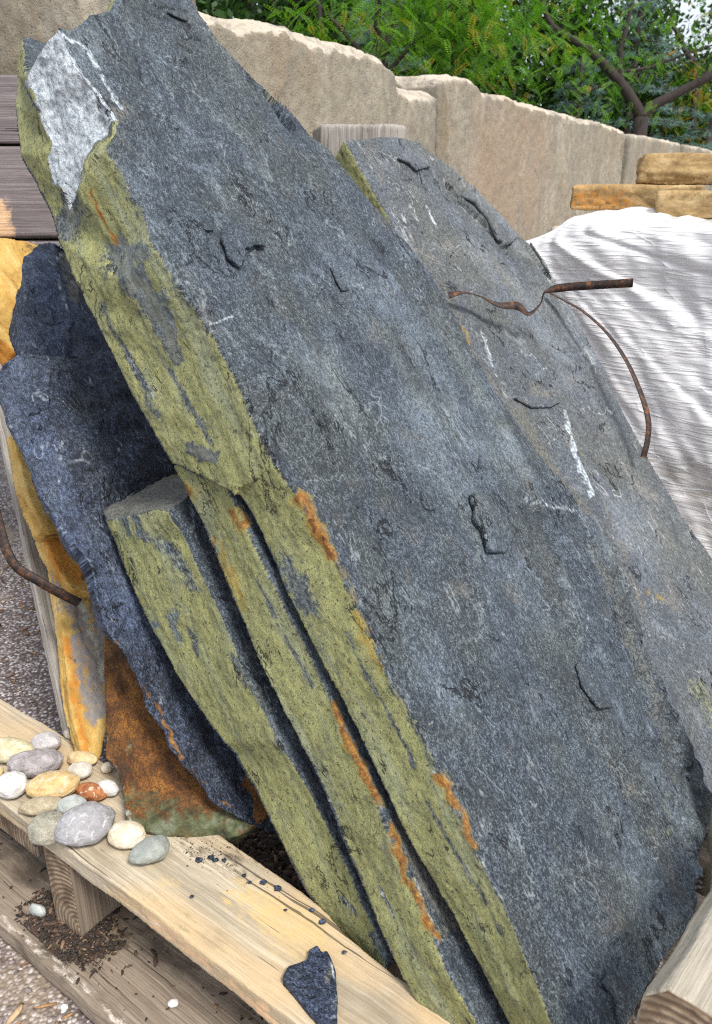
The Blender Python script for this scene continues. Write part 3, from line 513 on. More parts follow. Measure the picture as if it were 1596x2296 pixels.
# middle strip slab
S2 = [((478, 1030), (388, 1045)), ((500, 1080), (412, 1085)), ((560, 1200), (460, 1180)), ((600, 1290), (505, 1290)), ((640, 1370), (535, 1370)), ((700, 1480), (580, 1480)), ((740, 1570), (628, 1570)), ((770, 1650), (668, 1655)), ((830, 1770), (728, 1775)), ((862, 1855), (765, 1860)), ((900, 1935), (803, 1955)), ((940, 2030), (833, 2040)), ((975, 2110), (872, 2130)), ((1012, 2200), (897, 2190)), ((1070, 2300), (960, 2296)), ((1105, 2370), (1000, 2370))]
o2 = -.168; fr = [pt(a[0], a[1], o2) for a, b in S2]; bk = [pt(b[0], b[1], o2-.122) for a, b in S2]
hid = [(.36, -1), (.36, 0)]; fr += [fr[-1]+w*.34, fr[0]+w*.34]; bk += [bk[-1]+w*.34, bk[0]+w*.34]
s2_ = rock('slate_slab', MS, [prism(fr, bk)], .0042, seed=21, face_amp=.006, side_amp=.006, stri=.0022, warp=.003,
    strokes=[('yellow', [(425, 1100), (432, 1125)], 0.027, .75), ('rust', [(425, 1100), (432, 1125)], 0.014, 1), ('yellow', [(462, 1195), (480, 1215)], 0.027, .75), ('rust', [(462, 1195), (480, 1215)], 0.014, 1), ('yellow', [(520, 1150), (545, 1180)], 0.025, .75), ('rust', [(520, 1150), (545, 1180)], 0.012, .9), ('yellow', [(440, 1140), (500, 1260), (540, 1350)], .035, .8), ('yellow', [(745, 1580), (790, 1690), (840, 1790)], 0.022, .75), ('rust', [(745, 1580), (790, 1690), (840, 1790)], 0.011, 1), ('yellow', [(868, 1850), (905, 1960), (950, 2060), (985, 2110)], 0.018, .75), ('rust', [(868, 1850), (905, 1960), (950, 2060), (985, 2110)], 0.009, 1), ('brown', [(900, 1880), (960, 1990), (1010, 2070)], .05, .9), ('pale', [(925, 1970), (985, 2110)], .006, .8),
             ('gray', [(575, 1300), (620, 1400)], .007, .62), ('gray', [(640, 1430), (700, 1540)], .006, .62), ('brown', [(880, 2150), (930, 2130), (980, 2180)], .02, .7), ('pale', [(890, 2170), (905, 2210)], .006, .8), ('pale', [(850, 1990), (880, 2050)], .006, .7)])
tag(s2_, 'second slate slab, its long olive edge rust-stained between two dark gaps', 'stone slab', 'slate slabs leaning on edge')

# left strip slab
S3 = [((352, 1088), (200, 1095)), ((385, 1165), (232, 1162)), ((415, 1210), (255, 1215)), ((450, 1290), (283, 1290)), ((500, 1390), (330, 1390)), ((530, 1460), (375, 1470)), ((560, 1530), (410, 1540)), ((600, 1610), (455, 1605)), ((622, 1660), (500, 1665)), ((660, 1720), (525, 1690)), ((700, 1790), (585, 1790)), ((745, 1880), (640, 1900)), ((785, 1965), (690, 1990)), ((820, 2050), (735, 2060)), ((858, 2130), (790, 2140)), ((862, 2165), (822, 2196)), ((848, 2203), (838, 2203))]
o3 = -.36; TT = [.235, .235, .24, .25, .24, .235, .225, .205, .185, .18, .16, .145, .13, .12, .11, .09, .08]
fr = [pt(a[0], a[1], o3) for a, b in S3]; bk = [pt(b[0], b[1], o3-T) for (a, b), T in zip(S3, TT)]
hf = [(-1, .05), (-3, .28), (0, .30)]; fr += [fr[-3]+w*.20, fr[-6]+w*.34, fr[0]+w*.22]; bk += [bk[-3]+w*.20, bk[-6]+w*.34, bk[0]+w*.22+e*.0]
g1_, g2_, g3_ = pt(232, 1164, o3-.235), pt(390, 1132, o3), pt(430, 1088, o3-.03); gn_ = unit(np.cross(g2_-g1_, g3_-g1_)); gn_ = gn_ if gn_@e > 0 else -gn_
s3_ = rock('slate_slab', MS, [prism(fr, bk)], .0042, seed=31, face_amp=.006, side_amp=.006, stri=.0022, warp=.003, cuts=[(g1_, gn_, 'brown', .008)],
    strokes=[('gray', [(268, 1150), (285, 1180)], .022, .62), ('gray', [(300, 1160), (310, 1165)], .012, .62), ('gray', [(390, 1380), (400, 1440)], .018, .62), ('gray', [(425, 1420), (440, 1460)], .012, .62), ('gray', [(345, 1400), (360, 1440)], .01, .62), ('pale', [(310, 1195), (380, 1230), (430, 1310)], .022, .5), ('pale', [(240, 1158), (330, 1130), (405, 1120)], .012, .6), ('yellow', [(265, 1240), (320, 1350)], .016, .7), ('yellow', [(415, 1540), (440, 1590)], 0.010, .75), ('rust', [(415, 1540), (440, 1590)], 0.005, .9),
             ('gray', [(530, 1480), (600, 1600), (640, 1680)], .012, .62), ('gray', [(525, 1695), (560, 1780), (620, 1870)], .012, .62), ('gray', [(845, 2110), (860, 2130)], .02, .62), ('pale', [(770, 2010), (800, 2050)], .008, .7), ('green', [(590, 1700), (690, 1870)], .03, .9)])
tag(s3_, 'third slate slab with broken square top, narrow olive edge ending on the pallet board', 'stone slab', 'slate slabs leaning on edge')

# large dark slab
o4 = -.635
O4 = [(-4, 800), (40, 782), (90, 775), (150, 778), (250, 768), (330, 770), (420, 860), (520, 1040), (600, 1300), (660, 1500), (700, 1700), (690, 1850), (640, 1860), (600, 1842), (545, 1822), (500, 1792), (440, 1730), (400, 1680), (380, 1620), (340, 1560), (290, 1470), (240, 1400), (218, 1355), (205, 1290), (188, 1258), (140, 1192), (120, 1140), (90, 1100), (68, 1045), (38, 985), (14, 930), (-12, 855)]
f4 = [pt(a, b, o4) for a, b in O4]; b4 = [p-n*.05+w*.02 for p in f4]
def facet(A_, B_, C_, inside):
    nn_ = unit(np.cross(B_-A_, C_-A_)); return (A_, nn_ if nn_@(inside-A_) > 0 else -nn_, None, .010)
XC = [facet(pt(20, 835, o4), pt(260, 800, o4), pt(130, 765, o4-.06), pt(120, 775, o4)), facet(pt(255, 880, o4), pt(165, 1080, o4), pt(420, 1150, o4-.03), pt(400, 1100, o4))]
k1, k2, k3 = pt(110, 800, o4), pt(155, 1200, o4), pt(15, 930, o4-.05); c4 = unit(np.cross(k2-k1, k3-k1)); c4 = c4 if c4@(pt(40, 900, o4)-k1) > 0 else -c4
s4_ = rock('dark_slate_slab', MD, [prism(f4, b4)], .0048, seed=41, face_amp=.02, terr=.003, lump=.018, side=None, side2=None, warp=.008, cuts=[(k1, c4, None, .012)]+XC,
    ledges=[([(120, 820), (110, 900), (110, 960)], .008, .06), ([(150, 1010), (190, 960), (240, 930)], .010, .06), ([(200, 1250), (215, 1300), (230, 1350)], .012, .08)],
    strokes=[('pale', [(150, 790), (112, 830), (108, 900), (100, 950)], .007, .7), ('pale', [(240, 910), (180, 955), (140, 985), (130, 1100)], .007, .6), ('pale', [(20, 800), (90, 778), (240, 772)], .008, .6), ('rust', [(250, 1420), (300, 1490), (350, 1590), (400, 1700), (520, 1815), (600, 1845)], .009, .9), ('green', [(105, 1130), (150, 1220)], .012, .5), ('pale', [(220, 850), (260, 1000)], .012, .3)])
tag(s4_, 'big dark navy slate slab at left with white crack lines and a thin orange rim', 'stone slab', 'dark rough slabs behind')
# dark rough stone above/behind it
O5 = [(60, 582), (85, 562), (118, 548), (135, 543), (170, 560), (260, 620), (330, 760), (330, 900), (120, 900), (60, 860), (58, 770), (58, 720), (50, 690), (55, 640), (62, 610)]
f5 = [pt(a, b, -.79) for a, b in O5]
s5_ = rock('dark_rough_stone', MD, [prism(f5, [p-n*.16+w*.03 for p in f5])], .006, seed=51, face_amp=.02, lump=.02, terr=.004, side=None, side2=None, warp=.012, strokes=[('brown', [(145, 565), (150, 620), (165, 680)], .035, .9), ('pale', [(132, 560), (118, 600), (128, 660), (140, 720)], .008, .8)],
    ledges=[([(130, 560), (120, 620), (140, 700), (150, 760)], .02, .08)])
tag(s5_, 'dark rough boulder-like slab with beige crust behind the navy slab top', 'stone', 'dark rough slabs behind')
# rust-brown slab
O6 = [(212, 1345, -.84), (215, 1450, -.85), (222, 1560, -.86), (232, 1700, -.865), (250, 1760, -.86), (266, 1850, -.85), (300, 1862, -.84), (360, 1876, -.79), (430, 1882, -.75), (500, 1886, -.71), (545, 1868, -.70), (600, 1830, -.70), (560, 1700, -.73), (450, 1500, -.77), (330, 1300, -.80), (250, 1250, -.83)]
q1_, q2_, q3_ = pt(266, 1850, -.83), pt(500, 1886, -.715), pt(450, 1500, -.77); n6 = unit(np.cross(q2_-q1_, q3_-q1_)); n6 = n6 if n6@(CAM-q1_) > 0 else -n6; e6 = unit(e-n6*(e@n6)); w6 = np.cross(e6, n6)
O6 = [(238, 1345), (234, 1450), (231, 1560), (234, 1690), (264, 1722), (280, 1785), (290, 1855), (360, 1872), (430, 1880), (500, 1886), (545, 1868), (600, 1830), (620, 1700), (560, 1500), (400, 1300), (300, 1250)]
f6 = [on(q, q1_, n6) for q in O6]; b6 = [p-n6*.05 for p in f6]
s6_ = rock('rust_brown_slab', MR, [prism(f6, b6)], .0045, (n6, e6, w6), seed=61, cuts=[(lambda A_, B_, C_, I_: (A_, (lambda q: q if q@(I_-A_) > 0 else -q)(unit(np.cross(B_-A_, C_-A_))), None, .008))(on((300, 1350), q1_, n6), on((306, 1800), q1_, n6), on((236, 1600), q1_-n6*.03, n6), on((240, 1600), q1_, n6))], face_amp=.006, terr=.003, side='green', side2='green', warp=.005, lump=.002, side_amp=.004, stri=.001,
    strokes=[('green', [(300, 1850), (400, 1860), (520, 1860)], .055, 1), ('green', [(290, 1780), (380, 1810)], .03, .7), ('pale', [(278, 1740), (276, 1800), (292, 1840)], .008, .6), ('gray', [(250, 1720), (262, 1850)], .02, 1), ('yellow', [(258, 1862), (330, 1870)], .010, 1), ('gray', [(245, 1720), (262, 1820)], .014, 1), ('green', [(240, 1450), (245, 1680)], .02, .8), ('green', [(285, 1650), (290, 1780)], .02, .5), ('rust', [(500, 1850), (520, 1830)], .02, .9)],
    ledges=[([(275, 1560), (285, 1700), (300, 1840)], .006, .05), ([(320, 1690), (400, 1695), (470, 1700)], .005, .04)])
tag(s6_, 'rust-brown stone slab under the navy slab with mossy bottom resting on the pallet', 'stone slab', 'rusty stones at left')
# thin grey and yellow slab
O7 = [(60, 1090), (95, 1180), (118, 1240), (130, 1330), (142, 1430), (150, 1530), (172, 1640), (186, 1685), (224, 1706), (250, 1600), (272, 1450), (290, 1400), (250, 1280), (190, 1180), (150, 1130)]
f7 = [pt(a, b, -1.03) for a, b in O7]
s7_ = rock('grey_yellow_slab', MY, [prism(f7, [p-n*.05 for p in f7])], .005, seed=71, face_amp=.004, terr=.003, side=None, side2=None, warp=.004, side_amp=.004,
    strokes=[('gray', [(125, 1200), (150, 1330), (215, 1480)], .045, 1), ('gray', [(225, 1350), (228, 1500), (215, 1600)], .04, 1), ('gray', [(165, 1430), (200, 1590)], .022, 1), ('pale', [(170, 1330), (205, 1420), (235, 1520)], .016, .7), ('rust', [(150, 1430), (170, 1560), (195, 1690)], .018, .8), ('brown', [(172, 1580), (182, 1575)], .006, 1)], ledges=[([(150, 1300), (185, 1440), (225, 1500)], .004, .05)])
tag(s7_, 'thin slab patched grey and yellow, standing left of the rust-brown slab', 'stone slab', 'rusty stones at left')
O8 = [(26, 960), (36, 1010), (48, 1080), (70, 1140), (92, 1190), (108, 1200), (158, 1186), (185, 1160), (120, 1040), (70, 950)]
f8 = [pt(a, b, -.90) for a, b in O8]
s8_ = rock('yellow_sandstone', MY, [prism(f8, [p-n*.05 for p in f8])], .005, seed=81, face_amp=.010, side=None, side2=None, strokes=[('brown', [(95, 1203), (160, 1188)], .006, .8)])
tag(s8_, 'yellow wedge of sandstone between the grey stake and the navy slab', 'stone', 'rusty stones at left')
O9 = [(96, 1196), (112, 1240), (135, 1285), (165, 1320), (215, 1330), (212, 1250), (195, 1200), (165, 1180)]
f9 = [pt(a, b, -.955) for a, b in O9]
s9_ = rock('orange_stone', MY, [prism(f9, [p-n*.05 for p in f9])], .005, seed=91, face_amp=.012, side=None, side2=None, strokes=[('rust', [(125, 1220), (150, 1270), (180, 1290)], .05, 1), ('brown', [(190, 1240), (198, 1300)], .018, .9)])
tag(s9_, 'bright orange stone chunk just below the yellow sandstone wedge', 'stone', 'rusty stones at left')
O10 = [(-90, 500), (0, 534), (30, 536), (60, 538), (96, 552), (90, 580), (66, 600), (60, 640), (52, 660), (58, 700), (66, 760), (60, 785), (30, 792), (8, 765), (-50, 730), (-90, 700)]
f10 = [pt(a, b, -1.12) for a, b in O10]
s10 = rock('yellow_sandstone', MY, [prism(f10, [p-n*.09 for p in f10])], .007, seed=101, face_amp=.016, terr=.005, side='rust', side2='brown', strokes=[('brown', [(75, 560), (85, 590)], .05, .8), ('rust', [(0, 620), (60, 760)], .03, .5)])
tag(s10, 'upright yellow sandstone slab at left edge under the purple-grey timber', 'stone slab', 'rusty stones at left')
# brown thin wedge seen above the third slab
f11 = [pt(a, b, -.602) for a, b in [(345, 1112), (372, 1078), (388, 1062), (415, 1050), (440, 1100), (420, 1140), (370, 1135)]]
tag(rock('stone_wedge', MR, [prism(f11, [p-n*.02 for p in f11])], .004, seed=111, face_amp=.004, terr=.002, side=None, side2=None, warp=.003, strokes=[('gray', [(395, 1100), (420, 1100)], .03, .62)]), 'small brown stone wedge poking out behind the third slab top', 'stone')

# ---------------- grey stake, straps ----------------
qa, qb = pt(-12, 860, -1.16), pt(172, 1690, -1.16); dirk = unit(qb-qa)
wid = np.cross(dirk, n); wid = unit(wid); wid = wid if wid[0] > 0 else -wid
btag(board('wooden_stake', qa-wid*.028, qb-wid*.028, wid*.056, n*.03, WG, .005, 8), 'slim grey wooden stake leaning at left edge beside the yellow stones', 'stake')
def strap(name, pts, width, wdir, th=.0012, taper=None, twist=None):
    P = [np.array(p, float) for p in pts]; 
    # Catmull-Rom
    Q = []; 
    for i in range(len(P)-1):
        p0 = P[max(i-1, 0)]; p1 = P[i]; p2 = P[i+1]; p3 = P[min(i+2, len(P)-1)]
        for t in np.linspace(0, 1, 8, endpoint=False): Q.append(.5*((2*p1)+(-p0+p2)*t+(2*p0-5*p1+4*p2-p3)*t*t+(-p0+3*p1-3*p2+p3)*t**3))
    Q.append(P[-1]); K = len(Q); V = []; Fc = []
    for i, q in enumerate(Q):
        tn = unit(Q[min(i+1, K-1)]-Q[max(i-1, 0)]); u = i/(K-1)*(len(P)-1); k = int(min(u, len(P)-2)); fr_ = u-k
        wd = np.array(wdir[k])*(1-fr_)+np.array(wdir[k+1])*fr_; wd = unit(wd-tn*(wd@tn)); nm = np.cross(tn, wd); h = width/2
        V += [q+wd*h+nm*th, q-wd*h+nm*th, q-wd*h-nm*th, q+wd*h-nm*th]
    for i in range(K-1):
        for j in range(4): a = i*4+j; b = i*4+(j+1) % 4; Fc.append((a, b, b+4, a+4))
    Fc += [(0, 1, 2, 3), tuple((K-1)*4+j for j in (3, 2, 1, 0))]
    return link_mesh(name, V, Fc, MST, None, False)
up = np.array([0, .2, 1.]); tq = 2.42
vt = lambda d_: unit(d_)
flat = n0*1.0; cv = -ray(1100, 680)
L1 = [(1005, 662, 2.30), (1040, 656, 2.30), (1075, 664, 2.32), (1118, 684, 2.35), (1160, 686, 2.37), (1186, 703, 2.38), (1212, 680, 2.38), (1222, 655, 2.36), (1260, 645, 2.33), (1340, 639, 2.27), (1419, 634, 2.2)]
vd = ray(1100, 670); WDR = [up*.8+vd*.5, vd+up*.2, vd, up*.6+vd, up, up*.5+vd, vd, vd+up*.2, up, up, up]
tag(strap('steel_strap', [tt(*q) for q in L1], .0235, WDR), 'kinked rusty steel strap jutting right across the pale grey slab', 'metal strap', 'rusty steel straps')
L2 = [(1230, 655, 2.62), (1262, 672, 2.60), (1310, 700, 2.55), (1362, 748, 2.5), (1405, 810, 2.45), (1436, 880, 2.42), (1453, 940, 2.40), (1452, 985, 2.40), (1442, 1026, 2.41)]
a_ = np.array([.15, 1, .1]); c_ = np.array([1, .1, .35])
tag(strap('steel_strap', [tt(*q) for q in L2], .019, [a_, a_, a_+c_*.15, a_+c_*.3, a_+c_*.5, a_*.8+c_*.8, c_+a_*.5, c_+a_*.4, c_]), 'curved rusty steel strap arching down over the wrapped stone stack', 'metal strap', 'rusty steel straps')
L3 = [(-40, 1060, 2.10), (-12, 1140, 2.08), (0, 1185, 2.05), (14, 1232, 2.02), (38, 1272, 2.0), (85, 1302, 2.0), (130, 1328, 2.02), (178, 1352, 2.05)]
u3 = np.array([.55, .1, .8])
tag(strap('steel_strap', [tt(*q) for q in L3], .023, [np.array([1, 0, .2])]*4+[np.array([.7, 0, .7])]+[u3]*3, th=.003), 'bent rusty steel strap at left edge in front of the stake', 'metal strap', 'rusty steel straps')

# ---------------- pallet ----------------
PT = empty('wooden_pallet', pal(.6, .4, GZ)); tag(PT, 'heavy wooden pallet of thick boards under the leaning slabs', 'pallet')
ftop = [pal(-.75, 0, .15), pal(.1, -.004, .15), pal(.5, .004, .15), pal(.9, -.002, .15), pal(1.9, 0, .15), pal(1.9, .2, .15), pal(1.3, .19, .15), pz(880, 2185, .15), pz(775, 2095, .15), pz(722, 2038, .15), pz(680, 2000, .15), pz(618, 1956, .15), pz(556, 1916, .15), pz(505, 1880, .15), pal(.45, .238, .15), pal(0, .232, .15), pal(-.75, .225, .15)]
zf = (np.array([0, 0, 1.]), PA, PB)
def prock(name, mat, tops, th, vox, seed, strokes=(), amp=.0025, nx=zf, cuts=()):
    return rock(name, mat, [prism(tops, [p-nx[0]*th for p in tops])], vox, nx, strokes, (), cuts, face_amp=amp, terr=0, side_amp=amp, stri=amp*.7, warp=amp, seed=seed, side=None, side2=None, parent=PT, fine=.0006, stretch=.12)
sc_cut = (pal(.9, .0, .135), unit(np.array([-.6, -.8, .9])), 'rust', .008)
prock('deck_board', WD, ftop, .052, .0045, 3, [('rust', [(310, 2062), (420, 2150), (520, 2225), (640, 2310)], .024, 1), ('pale', [(165, 1930), (300, 2040), (420, 2120)], .004, .6), ('brown', [(420, 1890), (500, 1915), (560, 1960)], .05, .5), ('brown', [(230, 1905), (150, 1850), (60, 1800)], .02, .35), ('green', [(330, 2010), (470, 2110)], .03, .35), ('yellow', [(560, 2010), (700, 2100), (640, 2080)], .07, .75), ('yellow', [(330, 1950), (400, 1990)], .03, .5)], .003)
for k, (b0, b1, s0, s1) in enumerate([(.55, .72, .75, 1.9), (.82, 1.0, .75, 1.9)]):
    prock('deck_board', WB, [pal(s0, b0, .15), pal(s1, b0, .15), pal(s1, b1, .15), pal(s0, b1, .15)], .045, .009, 10+k)
# blocks and bottom boards
zb = (PB*-1, np.array([0, 0, 1.]), PA)
def block(s, wd, dp, mat=WB, z0=-.13, z1=.096, b=.004, strokes=()):
    fr_ = [pal(s, b, z0), pal(s+wd, b, z0), pal(s+wd, b, z1), pal(s, b, z1)]; ef_ = [pal(s+i, b-.002, j) for i, j in ((.006, z0+.006), (wd-.006, z0+.006), (wd-.006, z1-.004), (.006, z1-.004))]
    V_, F_ = prism(ef_, [p+PB*.012 for p in ef_]); V_ = np.array(V_); c_ = pal(s+wd*1.1, b, z0+.02)
    BL = rock('block', mat, [prism(fr_, [p+PB*dp for p in fr_])], .006, (PB*-1, PB, PA), strokes, (), (), face_amp=.002, terr=0, side_amp=.003, stri=.001, warp=.003, seed=int(s*10)+3, side=None, side2=None, parent=PT, fine=.0005); link_mesh('end_grain', V_, F_, WE, PT, False, {'pc': np.stack([(V_-c_)@PA, (V_-c_)@PB, (V_-c_)[:, 2]], 1)}).parent = PT; return BL
block(.155, .105, .19, WB, strokes=[('brown', [(98, 1930), (105, 2060), (140, 2120)], .03, 1)])
block(.86, .12, .9); block(1.62, .12, .9); block(-.62, .12, .19)
block(-.13, .20, .19, WB, -.02, .096, .03)
prock('bottom_board', WB, [pal(-.75, -.09, -.135), pal(1.9, -.085, -.135), pal(1.9, .19, -.135), pal(-.75, .19, -.135)], .05, .006, 33, [('pale', [(0, 2055), (100, 2140), (200, 2225), (290, 2310)], .012, .6), ('brown', [(110, 2130), (180, 2150), (280, 2110)], .03, .9), ('brown', [(330, 2090), (500, 2220), (620, 2296)], .045, .45)], .004)
btag_ = None
# nail head
nb = pal(.03, -.006, .125)
def tube(name, pts, rad, mat, parent=None, seg=8, origin=None, smooth=True):
    P = [np.array(p, float) for p in pts]; V = []; Fc = []
    for i, p in enumerate(P):
        t = unit(P[min(i+1, len(P)-1)]-P[max(i-1, 0)]); a = np.cross(t, [.31, .17, .93]); a = unit(a); b = np.cross(t, a)
        for j in range(seg): th = 2*math.pi*j/seg; V.append(p+(a*math.cos(th)+b*math.sin(th))*rad[i])
    for i in range(len(P)-1):
        for j in range(seg): Fc.append((i*seg+j, i*seg+(j+1) % seg, (i+1)*seg+(j+1) % seg, (i+1)*seg+j))
    Fc += [tuple(range(seg))[::-1], tuple((len(P)-1)*seg+j for j in range(seg))]
    if name is None: return V, Fc
    return link_mesh(name, V, Fc, mat, parent, smooth)
hx = on((79, 1892), pal(0, -.004, .1), PB); tube('nail_head', [hx-PB*.003, hx+PB*.006], [.0065, .0065], MST, PT, 12, smooth=False)

# big rail lower right
ra, rb_ = tt(1532, 2312, 1.04), tt(1738, 1935, 1.42); ax = unit(rb_-ra); u1 = unit(np.cross(ax, [0, 0, 1.])); u2 = np.cross(u1, ax)
hexs = [(.058, -.03), (.058, .012), (.034, .044), (-.03, .046), (-.058, .014), (-.058, -.03), (-.03, -.05), (.03, -.05)]
ra2 = ra; fr = [ra2+u1*a+u2*b for a, b in hexs]; bk = [p+ax*.75 for p in fr]
RL = rock('wooden_rail', WR, [prism(fr, bk)], .0045, (u2, ax, u1), [('green', [(1490, 2180), (1560, 2080)], .02, .3)], (), (), face_amp=.003, terr=0, side_amp=.003, stri=.002, warp=.003, seed=5, side=None, side2=None, fine=.0005, stretch=.12)
tag(RL, 'pale chamfered wooden rail with cut end at lower right corner', 'wooden rail')
ef = [ra2-ax*.0015+u1*a*.94+u2*b*.94 for a, b in hexs]; V_, F_ = prism(ef, [p+ax*.006 for p in ef]); V_ = np.array(V_)
cpt = ra+u2*-.09; pcx = np.stack([(V_-cpt)@u1, (V_-cpt)@ax, (V_-cpt)@u2], 1)
link_mesh('end_grain', V_, F_, WE, RL, False, {'pc': pcx})
btag(board('wooden_stake', tt(1585, 2080, 1.72), tt(1575, 1880, 1.78)+np.array([.06, .1, .25]), np.array([.09, .0, 0]), np.array([0, .04, 0]), WR, .005, 9), 'short pale stake behind the rail at the right edge', 'stake')
btag(board('crate_board', tt(1600, 2330, 1.05), tt(1800, 1980, 1.5), np.array([.12, .05, 0]), np.array([0, 0, .03]), WD, .006, 19), 'yellowish board beside the rail in the lower right corner', 'board')

# ---------------- pebbles ----------------
def pebmat(name, c0, c1, c2=None, sp=.3, vsc=.0):
    m = M(name); v = m.vec('obj'); a = m.noise(v, 28, 5, .6, .7); b = m.noise(v, 420, 2, .7)
    c = m.mix(m.rmp(a, .35, .65), c0, c1)
    if c2: c = m.mix(m.rmp(m.noise(m.map(v, (1, 1, 1), (3, 1, 7)), 34, 4, .6, 1.5), .54, .62, 0, .85), c, c2)
    c = m.mix(m.rmp(b, .5, .72, 0, sp), c, tuple(min(1, x*1.7) for x in c1)); c = m.mix(m.rmp(m.noise(v, 300, 2, .6), .6, .7, 0, sp), c, tuple(x*.4 for x in c0))
    c = m.mix(m.rmp(m.noise(v, 60, 6, .75), .46, .66, 0, .45), c, tuple(x*.55 for x in (c0[0], c0[1]*.92, c0[2]*.8)))
    return m.fin(c, .72, m.bump(m.mth('ADD', b, a), .002, .8))
bV, bF = ico(5)
def pebble(px, py, rx, ry, rot, mat, label, z=.15, seed=0, squash=1.0, egg=0, name='pebble', blk=0):
    base = pz(px, py, z); t = (z-1.5)/ray(px, py)[2]; k = t/1802*.98; a, b, c = rx*k, ry*k*1.08, ry*k*.80*squash
    Cn = pz(px, py, z+c); t2 = (z+c-1.5)/ray(px, py)[2]; k = t2/1802; a, b = rx*k, ry*k*1.08
    v = bV.copy(); sgn = np.sign(v); v = sgn*np.abs(v)**(1-.12*blk)
    v = v*(1+.11*fbm(bV*.9, 2, seed)+.03*fbm(bV*2.2, 2, seed+1)+blk*.05*fbm(bV*4, 3, seed+2))[:, None]; v[:, 1:] *= (1+egg*bV[:, :1]); v = v*[a, b, c]
    th = math.radians(rot); R_ = np.array([[math.cos(th), math.sin(th), 0], [-math.sin(th), math.cos(th), 0], [0, 0, 1]]); v = v@R_
    v[:, 2] -= v[:, 2].min(); v = v+[Cn[0], Cn[1], z+.001]
    return tag(link_mesh(name, v, bF, mat, None, True), label, 'pebble', 'river pebbles on the pallet')
PM = dict(ygreen=pebmat('m1', (.50, .44, .26), (.66, .62, .46)), lilac=pebmat('m2', (.40, .38, .38), (.58, .56, .56)), grain=pebmat('m3', (.24, .22, .22), (.40, .37, .37), None, .6), white=pebmat('m4', (.62, .6, .57), (.78, .76, .74)), tan=pebmat('m5', (.55, .40, .2), (.68, .54, .32)),
          beige=pebmat('m6', (.50, .45, .38), (.66, .62, .54)), gold=pebmat('m7', (.52, .36, .15), (.66, .50, .27), (.60, .52, .40)), rustp=pebmat('m8', (.28, .09, .03), (.46, .2, .08), (.68, .55, .42)), olive=pebmat('m9', (.34, .28, .18), (.48, .42, .30), None, .4), blue=pebmat('m10', (.36, .39, .37), (.52, .55, .52)),
          speck=pebmat('m11', (.24, .23, .18), (.38, .36, .29), None, .7), purple=pebmat('m12', (.27, .265, .275), (.38, .375, .39), (.56, .56, .57), .4), cream=pebmat('m13', (.66, .55, .38), (.78, .72, .6)), slatey=pebmat('m14', (.25, .27, .25), (.34, .36, .33), None, .3))
for i, (nm, mt) in enumerate(PM.items()): mt.name = nm+'_pebble_stone'
pebble(22, 1682, 58, 31, -8, PM['ygreen'], 'pale yellow-green pebble at left edge, beside the lilac one', seed=1)
pebble(102, 1666, 33, 24, 10, PM['lilac'], 'light lilac-grey pebble at the back of the pile', seed=2, blk=.4)
pebble(80, 1712, 60, 31, 12, PM['grain'], 'coarse grey oblong pebble below the lilac one', seed=3, blk=.8)
pebble(161, 1645, 13, 17, 80, PM['beige'], 'tiny pale pebble farthest back beside the yellow slab foot', seed=4)
pebble(184, 1702, 33, 20, -10, PM['tan'], 'tan pebble against the foot of the grey and yellow slab', seed=5)
pebble(178, 1730, 28, 21, 20, PM['beige'], 'beige-white pebble under the tan one', seed=6, blk=.4)
pebble(28, 1762, 34, 32, 25, PM['white'], 'chalk white pebble at the front left edge', seed=7, blk=.3)
pebble(120, 1760, 60, 32, 8, PM['gold'], 'golden tan oblong pebble in the middle of the pile', seed=8, blk=.4)
pebble(205, 1776, 37, 21, -18, PM['rustp'], 'rust-red marbled pebble beside the golden one', seed=9)
pebble(92, 1808, 48, 22, 10, PM['olive'], 'flat olive-tan pebble between golden and speckled pebbles', seed=10)
pebble(160, 1808, 33, 25, 12, PM['blue'], 'pale blue-grey pebble behind the largest one', seed=11)
pebble(107, 1858, 44, 38, -38, PM['speck'], 'speckled olive-grey pebble on the board edge', seed=12)
pebble(189, 1850, 66, 46, 28, PM['purple'], 'largest pebble, light purple-grey with white flecks', seed=13, egg=.1)
pebble(284, 1872, 44, 31, -12, PM['cream'], 'cream pebble half under the rust-brown slab corner', seed=14)
pebble(334, 1908, 46, 30, 32, PM['slatey'], 'smooth grey-green egg-shaped pebble, rightmost on the board', seed=15, egg=.22)
pebble(242, 1768, 15, 24, 75, PM['white'], 'small white pebble peeking out beside the grey slab end', seed=16)
pebble(240, 1722, 13, 13, 0, PM['cream'], 'small cream pebble under the thin grey and yellow slab', seed=17)
pebble(-2, 1732, 10, 12, 0, PM['gold'], 'small orange pebble cut by the left frame edge', seed=18)
pebble(388, 2250, 12, 9, 0, PM['white'], 'tiny white stone on the dirty bottom board', z=-.135, seed=19)
pebble(84, 2042, 10, 20, 70, PM['blue'], 'small blue-grey stone on the bottom board by the block', z=-.135, seed=20)
